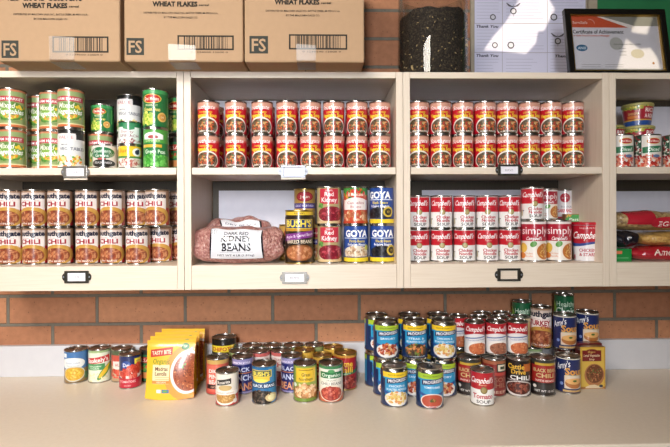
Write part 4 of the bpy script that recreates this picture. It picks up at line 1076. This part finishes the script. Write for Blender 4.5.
for k in range(70):
    t = R2.uniform(-1.3, 1.3); z = R2.uniform(.01, .185); r_ = rj-.0044; c = Vector((r_*math.sin(t), -r_*math.cos(t), z)); s_ = R2.uniform(.0012, .0034)
    if k in (3, 9): s_ = .007
    res = bmesh.ops.create_icosphere(bm, subdivisions=1, radius=s_); 
    rot = Matrix.Rotation(R2.uniform(0, 3), 4, 'Y')
    for v in res['verts']: v.co = rot @ Vector((v.co.x*.5, v.co.y*.4, v.co.z*1.3)) + c
o = from_bm('straw_bits', bm, mat('straw', 'c8a468', .7), j, True); o['kind'] = 'stuff'

# thank-you sheets on a pinned board
pa = at(471.5, 72, YW-.02); pc = at(588, 0, YW-.02)
bd = box('display_board', 0, -.006, 0, pc.x-pa.x, .006, .36, M['tan']); bd.location = (pa.x, YW-.0075, ZT+.0005); tag(bd, 'tan display board carrying the thank you sheets against the brick wall', 'board')
xs = [474.5, 502.5, 547.5, 586]; ys = [-26, 23.3, 52.5, 73]
words_ = {(0, 2): 1, (1, 1): 1, (0, 0): 1, (2, 2): 1, (2, 0): 1, (0, 1): 2}
cl = [['upper left, with a round mark at its lower corner', 'upper middle, below a flower drawing', 'upper right, beside the green board'],
      ['middle left, with a round drawing', 'middle centre, crossed by the sunlight patch', 'middle right, with a winged ring drawing'],
      ['lower left, headed thank you', 'lower middle with handwriting', 'lower right, beside the black picture frame']]
for r in range(3):
    for c in range(3):
        p0 = at(xs[c], ys[r], YW-.016); p1 = at(xs[c+1], ys[r+1], YW-.016); w, h = p1.x-p0.x, p0.z-max(p1.z, ZT+.001)
        if r == 2: h = p0.z-ZT-.002
        zb = p0.z-h
        a = Art(lambda x, y, l: (x, -l, y)); a.rect(.0006, .0006, w-.0006, h-.0006, 'c8c8e2', lift=0); a.rect(0, 0, w, h, '8a88a0', lift=-.0004)
        if c == 0: a.text('Thank You', w*.46, h-.010, .010, '2c2848', w=w*.8, bold=.06, shear=.3)
        elif c == 2: a.text('Thank You', w*.5, h-.012, .010, '2c2848', w=w*.62, bold=.06, shear=.3) if r != 1 else None
        for k in range(int(h/.012)-1):
            a.rect(w*.08, h-.024-k*.0115, w*R2.uniform(.6, .93), h-.0230-k*.0115, '9090ac')
        def deco(px, py, r_, wing=False):
            P_ = at(px, py, YW-.016); u, v = P_.x-p0.x, P_.z-zb
            if wing:
                for sx in (-1, 1):
                    for q_ in range(3): a.ell(u+sx*(.010+.004*q_), v+.018+.003*q_, .010, .0022, '5c5868', rot=sx*(.2+.2*q_), n=10)
                a.rect(u-.0006, v-.02, u+.0006, v+.024, '48445a')
            a.ring(u, v, r_, r_*.35, '48444f'); a.ell(u, v, r_*.62, r_*.62, 'c4c4d2')
        if (r, c) == (0, 0): deco(493, 17, .011)
        if (r, c) == (0, 1): deco(513.5, 11, .012, True)
        if (r, c) == (0, 2): deco(554, 17, .013)
        if (r, c) == (1, 0): deco(495, 45, .011)
        if (r, c) == (1, 1): deco(511, 45, .013)
        if (r, c) == (1, 2): deco(558, 41, .012, True)
        o = a.build('thank_you_sheet', M['paper']); o.location = (p0.x, YW-.0143, zb); tag(o, 'thank you sheet, '+cl[r][c], 'sheet', 'thank you sheets above the shelves')

# green board on the wall at the right
pg = at(597.5, 8, YW-.02)
gb = empty('green_board', (pg.x+.5, YW-.001, ZT+.06)); tag(gb, 'green wall board behind the framed certificate', 'board')
box('board_face', -.5, -.012, 0, .5, 0, .5, M['greenboard'], gb)
box('board_frame', -.532, -.018, -.01, -.5, 0, .5, M['tan'], gb)

# framed certificate leaning on the board
c0 = at(570.5, 73, 1.485); c1 = at(673.5, 73, 1.485)
ang = math.atan2(c1.y-c0.y, c1.x-c0.x); W_ = math.hypot(c1.x-c0.x, c1.y-c0.y); H_ = .232
fr = empty('picture_frame', ((c0.x+c1.x)/2, 1.485, ZT+.0035)); fr.rotation_euler = (math.radians(-9), 0, 0); tag(fr, 'black framed certificate with gold inner edge leaning above the shelves', 'framed certificate')
f = .0175
bm = bmesh.new()
for q in ((-W_/2, 0, W_/2, f), (-W_/2, H_-f, W_/2, H_), (-W_/2, f, -W_/2+f, H_-f), (W_/2-f, f, W_/2, H_-f)): bm_box(bm, q[0], 0, q[1], q[2], .018, q[3], .002)
from_bm('frame_moulding', bm, M['black'], fr)
bm = bmesh.new(); e = .004
for q in ((-W_/2+f, f, W_/2-f, f+e), (-W_/2+f, H_-f-e, W_/2-f, H_-f), (-W_/2+f, f+e, -W_/2+f+e, H_-f-e), (W_/2-f-e, f+e, W_/2-f, H_-f-e)): bm_box(bm, q[0], .003, q[1], q[2], .012, q[3], .0006)
from_bm('gold_lip', bm, M['goldtrim'], fr)
a = Art(lambda x, y, l: (x, .0115-l, y)); w2 = W_/2-f-.002; y1, y2 = f+.002, H_-f-.002; hh = y2-y1
a.rect(-w2, y1, w2, y2, 'dedce6', lift=0)
a.band(-w2, w2, y1+hh*.82, y2, '8c8c84')
top_ = lambda x: y2
a.band(-w2, w2*.30, lambda x: y1+hh*.79, lambda x: y2 if x < -w2*.4 else y2-(x+w2*.4)/(w2*.7)*hh*.2, 'd8522c')
a.band(-w2*.4, w2*.42, lambda x: y2-(x+w2*.4)/(w2*.7)*hh*.2-.001, lambda x: y2-(x+w2*.4)/(w2*.82)*hh*.19+.004, 'f0e8e4')
a.text('ServSafe', -w2*.77, y1+hh*.88, .009, 'f4d8cc', w=w2*.34, bold=.02, shear=.2); a.ring(-w2*.55, y1+hh*.86, .016, .0012, 'f0c8b8', n=10, a0=0, a1=1.8)
a.text('Certificate of Achievement', -w2*.38, y1+hh*.715, .0135, '24201c', w=w2*1.14, bold=.03); a.text('ServSafe Food Protection Manager', -w2*.55, y1+hh*.645, .0065, 'd8502c', w=w2*.84, bold=.03)
a.ell(-w2*.78, y1+hh*.42, .0185, .0115, '2c6c98'); a.text('ANSI', -w2*.78, y1+hh*.42, .009, 'e4f0f8', w=.026, bold=.03)
a.ell(0, y1+hh*.5, .022, .022, 'b4b4b0') ; a.ell(w2*.45, y1+hh*.32, .022, .016, 'c8c0ac')
a.text('Examination No. 1234', w2*.24, y1+hh*.49, .005, '50504c', w=w2*.6); 
for k in range(3): a.rect(w2*.05, y1+hh*(.41-.06*k), w2*.2, y1+hh*(.418-.06*k), '7c7c78')
for k in range(2): a.rect(-w2*.82, y1+hh*(.12-.04*k), -w2*.4, y1+hh*(.126-.04*k), '8c8c88'); a.rect(-w2*.3, y1+hh*(.12-.04*k), w2*.1, y1+hh*(.126-.04*k), '8c8c88')
a.ell(w2*.78, y1+hh*.15, .004, .004, 'b07840'); a.rect(-w2, y1, w2, y1+hh*.05, 'a0a098')
a.build('certificate', M['paper'], fr)
box('glass_pane', -w2, .007, y1, w2, .0085, y2, M['pane'], fr)
box('backing_board', -W_/2+.004, .0125, .004, W_/2-.004, .016, H_-.004, M['tan'], fr)

# ------------------------------------------------------------------ cans on the counter
def C(kind, px, pyf, label, cat='can', z=0.0, rz=0.0, group=None, dx=0):
    """px: picture x of the can's middle, pyf: picture y where its front foot meets its support at height z"""
    r = KINDS[kind]['r']; p = atz(px, pyf, ZC+z); d = Vector((p.x, p.y, 0)).normalized()
    c = p+d*r
    y = min(c.y, YW-.024-r-.001)
    c.x += d.x/d.y*(y-c.y)
    face = math.degrees(math.atan2(-p.x, p.y))*0  # labels look straight out of the wall
    return put(kind, c.x+dx, y, ZC+z, label, cat, group, math.radians(rz))
C('corn', 76.5, 382, 'blue corn can at the left end of the counter', 'corn can', rz=14)
C('stok', 100, 381.5, 'white corn can with red banner and yellow ear of corn', 'corn can', rz=8)
def CY_(kind, px, Y, label, cat='bean can', rz=0, group=None):
    return put(kind, at(px, 370, Y).x, Y, ZC, label, cat, group, math.radians(rz))
CY_('tom', 122.2, 1.676, 'tan and red tomato can behind the blue and red one', 'tomato can', 10)
CY_('btom', 130.4, 1.611, 'dark blue tomato can with red base in front of the tan one', 'tomato can', 12)
CY_('gred', 150.5, 1.675, 'green and red striped can half hidden by the yellow pouches', 'salsa can')
# middle group
C('refr', 227.3, 407.3, 'white and red refried bean can, frontmost left of the middle group', 'bean can', rz=-4)
C('bblack', 264.4, 405.5, 'blue black bean can with yellow badge in the front row', 'bean can', rz=4)
C('butter', 305.3, 403.3, 'green and yellow white bean can in the front row', 'bean can', rz=2)
C('orgp', 331, 403.6, 'white and green organic chili bean can in the front row', 'bean can', rz=2)
CY_('coral', 217.8, 1.548, 'coral red pinto bean can behind the refried bean can', rz=6)
CY_('ranch', 242.8, 1.548, 'dark blue and orange bean can left of the blue black bean can', rz=-4)
CY_('ranch', 291.6, 1.553, 'dark blue and orange bean can left of the green white bean can', rz=-8)
CY_('rchili', 345.5, 1.578, 'red chili can with gold lid at the right of the middle group', 'chili can', -8)
CY_('blacky', 224.3, 1.668, 'tall black and yellow bean can at the back beside the pouches', rz=6)
CY_('green', 236.6, 1.622, 'dull green can right of the tall black one, only its lid showing') if False else None
CY_('green', 239, 1.617, 'dull green can right of the tall black one, only its lid showing')
CY_('pinkw', 260.2, 1.611, 'white and red chili can behind the blue black bean can', 'chili can')
CY_('pinkw', 281.4, 1.6135, 'white and red chili can behind the right dark blue can', 'chili can')
CY_('goldr', 304.5, 1.6145, 'red and yellow chili can behind the green white bean can', 'chili can')
CY_('goldr', 333.2, 1.646, 'red and yellow chili can with gold lid behind the red chili can', 'chili can')
CY_('goldrs', 322.3, 1.5695, 'gold lidded can squeezed between front bean cans and red chili can', 'chili can')
for k, px in enumerate((252.2, 272.6, 293.6, 314.5)):
    CY_('green', px, 1.6765, f'dull green bean can in the back row by the splash, {ORD[k]} of four', group='bean cans in the back row of the middle group')

# progresso style group, two layers
H1 = .1183
ex = 0
C('pn', 394.3, 408.3, 'blue and yellow noodle soup can standing in front on the counter, left one', 'soup can', rz=8)
C('pt', 429.8, 410, 'blue and green soup can with red tomato bowl, frontmost', 'soup can', rz=6)
PG = 'blue soup cans in a two layer block'
pos = {}
def blk(key, kind, px, pyf, label, rz=0, z=0.0, dx=0.0): pos[key] = C(kind, px, pyf, label, 'soup can', z, rz, PG, dx)
blk('b1', 'pg', 386, 397.2, 'blue and green soup can, bottom layer, behind the left front can', 14)
blk('b2', 'pg', 414.5, 397.6, 'blue and green soup can, bottom layer, between the two front cans', 4)
blk('b3', 'pg', 443.5, 397.8, 'blue and green soup can, bottom layer, right of the tomato bowl can', -4)
blk('c1', 'pg', 376.8, 387.9, 'blue soup can at the left end of the bottom layer, second row', 30)
blk('c2', 'pn', 409.3, 387.9, 'blue and yellow soup can hidden in the bottom layer, second row', 0)
blk('c3', 'pn', 437.5, 387.8, 'blue and yellow soup can hidden in the bottom layer, rightmost', 0)
def on(key, kind, dxy, label, rz):
    p = pos[key].location
    put(kind, p.x+dxy[0], p.y+dxy[1], p.z+H1, label, 'soup can', PG, math.radians(rz))
on('b1', 'pg', (.001, -.002), 'blue and green soup can with chunky red bowl, top layer front left', 4)
on('b2', 'ps', (.001, .001), 'blue and yellow stew can with dark bowl, top layer front middle', 4)
on('b3', 'pn', (.001, .001), 'blue and yellow noodle soup can, top layer front right', 0)
on('c1', 'pg', (.0, .001), 'blue soup can seen from its side, top layer far left', 22)
on('c2', 'pn', (.001, .001), 'blue soup can in the top layer, behind the stew can', 0)
on('c3', 'pn', (.003, .001), 'blue soup can in the top layer, behind the front right noodle can', 0)
ROFF = 0
# right group, bottom layer
C('dark', 469.5, 396.6, 'black and red bean chili can half hidden behind the tomato soup can', 'chili can', rz=-4, dx=-.001)
C('redtan', 493.8, 397.2, 'dark red chili can with tan lettering, right of the tomato soup can', 'chili can', rz=10)
C('tomato', 482.3, 406.8, 'red and white tomato soup can standing in front', 'soup can', rz=-4)
C('cattle', 518.2, 397.4, 'black chili can with yellow lettering and a bowl of chili', 'chili can', rz=0)
C('dark', 542.6, 396.8, 'red and black bean chili can right of the yellow lettered one', 'chili can', rz=6)
C('amy', 568, 394.3, 'dark blue soup can with soup bowl, on the counter, bottom one', 'soup can', rz=4)
# bottom layer second row carries the condensed soups
hz = .1168
def PX(px, Y, py=350): return at(px, py, Y).x
def T_(kind, px, Y, z, label, cat='soup can', rz=0, g=None):
    return put(kind, PX(px, Y), Y, ZC+z, label, cat, g, math.radians(rz))
T_('dark', 459.5, 1.635, 0, 'black and red chili can in the hidden second row, leftmost', 'chili can')
T_('redtan', 484, 1.63, 0, 'dark red can in the hidden second row under the left condensed soup', 'chili can')
T_('redtan', 508, 1.63, 0, 'dark red can in the hidden second row under the right condensed soup', 'chili can')
T_('stok', 531.2, 1.632, 0, 'corn can in the second row, only its lid showing under the turkey chili', 'corn can')
CG = 'condensed soup cans in the top layer'
for k, (px, kd, lb) in enumerate(((474.6, 'cond', 'red and white condensed soup can, leftmost of the front top row'), (496, 'condb', 'red and white condensed soup can with brown bowl, middle of the front top row'), (517.4, 'cond', 'red and white condensed soup can, rightmost of the front top row'))):
    T_(kd, px, 1.545, hz+.0002, lb, g=CG, rz=[6, 4, 0][k])
for k, (px, Y) in enumerate(((458.5, 1.634), (479.4, 1.614), (499.3, 1.614))):
    T_('cond', px, Y, hz+.0002, ['condensed soup can just right of the blue noodle can, second top row', 'condensed soup can behind the leftmost front one, second top row', 'condensed soup can behind the middle front one, second top row'][k], g=CG, rz=-4)
for k, (px, Y) in enumerate(((462.5, 1.678+.0), (482.5, 1.6785), (502, 1.6785))):
    if k == 0: px, Y = 470.2-5.2, 1.6785+.0
    T_('cond', px+(6 if k == 0 else 0)-(4 if k == 0 else 0), Y, hz+.0002, ['condensed soup can in the last top row, leftmost lid', 'condensed soup can in the last top row, middle lid', 'condensed soup can in the last top row, beside the green topped can'][k], g=CG) if k else None
T_('tanl', 520.6, 1.614, hz+.0002, 'tan and red stew can behind the rightmost condensed soup can', 'stew can', 6)
T_('hc', 522, 1.6785, hz, 'tall green soup can rising behind the tan and red stew can', 'soup can')
T_('tchili', 541, 1.617, .1152, 'turkey chili can with dark lid standing high in the second row', 'chili can', 4)
T_('hc', 564.2, 1.6785, .1403, 'tallest green soup can at the back above the dark blue soup cans', 'soup can', -4)
T_('tchili', 564.0, 1.677, 0, 'tall chili can hidden at the back under the tallest green can', 'soup can')
T_('amy', 564.6, 1.594, hz+.0002, 'dark blue soup can standing on the other, left of the upper pair', 'soup can', 2)
T_('amy', 587.2, 1.632, hz+.0002, 'dark blue soup can behind the brown carton, right of the upper pair', 'soup can', 0)
T_('amy', 588.5, 1.632, 0, 'dark blue soup can hidden behind the brown and yellow carton', 'soup can', 0)

# food cartons at the right end
def fcarton(px0, px1, Yb, h, d, front, label, art, rz=0):
    a0, a1 = PX(px0, Yb, 370), PX(px1, Yb, 370); w = a1-a0
    o = empty('food_carton', ((a0+a1)/2, Yb, ZC), rz); tag(o, label, 'food carton', 'food cartons at the right end of the counter')
    a = Art(lambda x, y, l: (x, -l, y)); cart_faces(a, w, d, h, front, '5c1c1c'); art(a, w, h); a.build('carton_body', M['label'], o); return o
def art_curry(a, w, h):
    a.rect(-w*.44, h*.03, w*.44, h*.97, 'd8b040'); a.rect(-w*.5, 0, w*.5, h*.05, 'a86c30')
    a.rect(-w*.42, h*.66, w*.34, h*.92, '7c1c1c'); a.ell(-w*.04, h*.92, w*.2, h*.03, '7c1c1c'); a.text('Organic', -w*.04, h*.885, h*.05, 'e8c060', w=w*.3, shear=.2); a.text('Lentil Vegetable', -w*.04, h*.80, h*.06, 'f0d8b0', w=w*.64, shear=.2); a.text('Soup', -w*.04, h*.71, h*.05, 'f0d8b0', w=w*.22, shear=.2)
    a.ell(w*.06, h*.33, w*.40, h*.27, 'b07040'); a.ell(w*.07, h*.36, w*.34, h*.22, '703c20'); a.bits(w*.07, h*.36, w*.31, h*.2, 90, w*.035, ['8c4c28', 'a8643c', '5c3018', 'c0804c', '5c7030'])
    a.band(-w*.3, w*.44, lambda x: h*.02, lambda x: h*.12-.4*abs(x), 'e0c8a0'); a.ell(w*.32, h*.07, w*.08, h*.035, '3c3c48')
def art_maroon(a, w, h): a.rect(-w*.45, h*.1, w*.45, h*.95, '6c2020'); a.text('CURRY', 0, h*.8, h*.1, 'c89050', w=w*.6)
fcarton(580.3, 605.3, 1.527, .1365, .030, 'c89a30', 'brown and yellow lentil soup carton at the right end', art_curry, .0)
fcarton(577.5, 602, 1.560, .1400, .026, '6c2020', 'dark maroon carton directly behind the brown and yellow one', art_maroon, .0)

# stand-up pouches
def pouch(px, Yf_, label, rz, w=.150, h=.178):
    x = PX(px, Yf_, 380)
    o = empty('lentil_pouch', (x, Yf_+.022, ZC), rz); tag(o, label, 'food pouch', 'yellow lentil pouches in a row')
    def S(u, v, side):
        b = (1-abs(u)**2.6)
        base = .021*(1-v)**.9*(1-.25*u*u) + .010*math.sin(PI*min(1, v*1.05))*b
        base *= (1 if v < .9 else max(0, (1-v)/.1)); base = max(base, .0006)
        ww = w/2*(1-.03*math.sin(PI*v))
        dz = .006*u*u*(1-v) if v < .3 else 0
        lean = .012*v
        return (u*ww, side*base+lean, v*h+dz*(1-v/.3 if v < .3 else 0))
    def mp(x_, y_, l):
        u = max(-1, min(1, x_/(w/2))); p = S(u, max(0, min(1, y_/h)), -1); return (p[0], p[1]-l, p[2])
    a = Art(mp, seg=.008, step=6e-5)
    a.quadgrid(lambda u, v: (-w/2+w*u, h*v), 28, 28, 'efb822', lift=0)
    b = len(a.v); nu = 28                                      # rear face and bottom gusset
    for j_ in range(nu+1):
        for i in range(nu+1): a.v.append(S(-1+2*i/nu, j_/nu, 1))
    for j_ in range(nu):
        for i in range(nu):
            k = b+j_*(nu+1)+i; a.f.append((k+1, k, k+nu+1, k+nu+2)); a.c.append(lin('e8b01c'))
    for i in range(nu): a.f.append((b+i, b+i+1, i+1, i)); a.c.append(lin('e0b01c'))
    # right orange side with rounded edge, bowl
    a.ell(w*.36, h*.44, w*.47, h*.47, 'e8983c', clip=(-w/2, 0, w*.5, h), n=32)
    a.rect(-w*.5, h*.955, w*.5, h*.965, 'd8a818')
    a.band(-w*.42, w*.04, lambda x: h*.76+x*.12, lambda x: h*.885+x*.12, 'c83a2c'); a.text('TASTY BITE', -w*.19, h*.80, h*.065, 'f8e8c8', w=w*.40, bold=.03, rot=.08)
    a.text('Organic', -w*.18, h*.66, h*.085, '5c9030', w=w*.36, bold=.02, shear=.1)
    a.rect(-w*.36, h*.28, w*.0, h*.60, 'f4dca8')
    a.text('Madras', -w*.17, h*.535, h*.065, '5c2c20', w=w*.27, bold=.03); a.text('Lentils', -w*.18, h*.455, h*.065, '5c2c20', w=w*.25, bold=.03)
    for k in range(3): a.rect(-w*.3, h*(.39-.035*k), w*.04, h*(.398-.035*k), 'd8a060')
    a.band(-w*.36, w*.02, h*.285, h*.335, 'e08838'); a.text('VEGAN', -w*.17, h*.31, h*.028, 'f8e8d0', w=w*.2)
    a.rect(-w*.26, h*.125, -w*.17, h*.185, 'e8f0e0'); a.rect(-w*.15, h*.125, w*.0, h*.185, '4878b0'); a.ell(-w*.08, h*.155, w*.05, h*.02, '68a848')
    cl_ = (-w/2, 0, w*.497, h)
    a.ell(w*.38, h*.46, w*.36, h*.37, 'e8e4e0', clip=cl_, n=32); a.ell(w*.39, h*.46, w*.31, h*.32, 'a8502c', clip=cl_, n=32)
    a.bits(w*.37, h*.46, w*.28, h*.30, 170, w*.022, ['c86c3c', '8c3c20', 'd88850', '70301c', 'b8582c', '983c20'], clip=cl_)
    a.bits(w*.26, h*.6, w*.12, h*.06, 10, w*.035, ['5c9c34', 'd84c30', '78b048'], clip=cl_)
    a.ell(w*.30, h*.89, w*.085, h*.058, '38803c'); a.text('GF', w*.30, h*.89, h*.03, 'd8f0d0', w=w*.07)
    a.build('pouch_body', M['pouch'], o)
    return o
pouch(168.5, 1.478, 'yellow lentil pouch with bowl picture, frontmost of four', .03)
pouch(170.5, 1.528, 'yellow lentil pouch directly behind the frontmost one', .0)
pouch(174.5, 1.578, 'yellow lentil pouch, third from the front', -.02)
pouch(180.5, 1.628, 'yellow lentil pouch, rearmost of four, against the splash', -.03)

# ------------------------------------------------------------------ light
SUN_D = Vector((.30, 1.0, -.16)).normalized()
YR = -2.5
def hole(pix, Y):
    out = []
    for px, py in pix:
        P = at(px, py, Y); P = P - SUN_D*((P.y-YR)/SUN_D.y); out.append((P.x, P.z))
    return out
holes = [hole([(522, -6), (546, -6), (555, 9), (544, 31), (538, 31), (536, 43), (526, 54), (503, 51), (484, 50), (492, 38), (506, 22)], YW-.015),
         hole([(641, 12), (655, 14), (648, 33), (632, 30)], 1.51), hole([(628, 36), (641, 47), (652, 46), (658, 56), (661, 71), (617, 70)], 1.50)]  # openings shaped like the light patches the sun lamp throws on sheets and certificate
bm = bmesh.new()
def loop(pts):
    vs = [bm.verts.new((x, YR, z)) for x, z in pts]; return [bm.edges.new((vs[i], vs[(i+1) % len(vs)])) for i in range(len(vs))]
es = loop([(-3.2, 0), (3.2, 0), (3.2, 3.0), (-3.2, 3.0)])
for h_ in holes: es += loop(h_)
bmesh.ops.triangle_fill(bm, use_beauty=True, use_dissolve=False, edges=es, normal=(0, 1, 0))
structure(from_bm('gobo_wall', bm, M['wall']))  # unseen wall added to block the sun lamp except through the shaped openings
for nm, xx in (('wall_left', -3.25), ('wall_right', 3.2)): structure(box(nm, xx, -2.5, 0, xx+.05, YW, 3.0, M['wall']))

def light(name, kind, loc, e, col, tgt=None, **k):
    l = bpy.data.lights.new(name, kind); l.energy = e; l.color = col
    for a_, v in k.items(): setattr(l, a_, v)
    o = bpy.data.objects.new(name, l); COL.objects.link(o); o.location = loc
    if tgt is not None: o.rotation_euler = (Vector(tgt)-Vector(loc)).to_track_quat('-Z', 'Y').to_euler()
    return o
s = light('sun', 'SUN', (0, -5, 4), 3.6, (1, .86, .62), angle=math.radians(.15)); s.rotation_euler = SUN_D.to_track_quat('-Z', 'Y').to_euler()
light('window_light', 'AREA', (-.32, -1.9, 2.0), 24, (.95, .97, 1), (-.6, 1.5, 1.5), shape='RECTANGLE', size=.36, size_y=1.2, spread=math.radians(95))
light('ceiling_lamp', 'AREA', (-1.15, -.8, 2.9), 33, (1, .91, .80), (-.5, 1.4, 1.15), shape='RECTANGLE', size=1.1, size_y=.7, spread=math.radians(115))

w = bpy.data.worlds.new('world'); SC.world = w; w.use_nodes = True
w.node_tree.nodes['Background'].inputs[0].default_value = (.9, .93, 1, 1); w.node_tree.nodes['Background'].inputs[1].default_value = .3
SC.view_settings.view_transform = 'Standard'; SC.view_settings.look = 'None'; SC.view_settings.gamma = 1; SC.view_settings.use_curve_mapping = False
SC.view_settings.exposure = 0.26
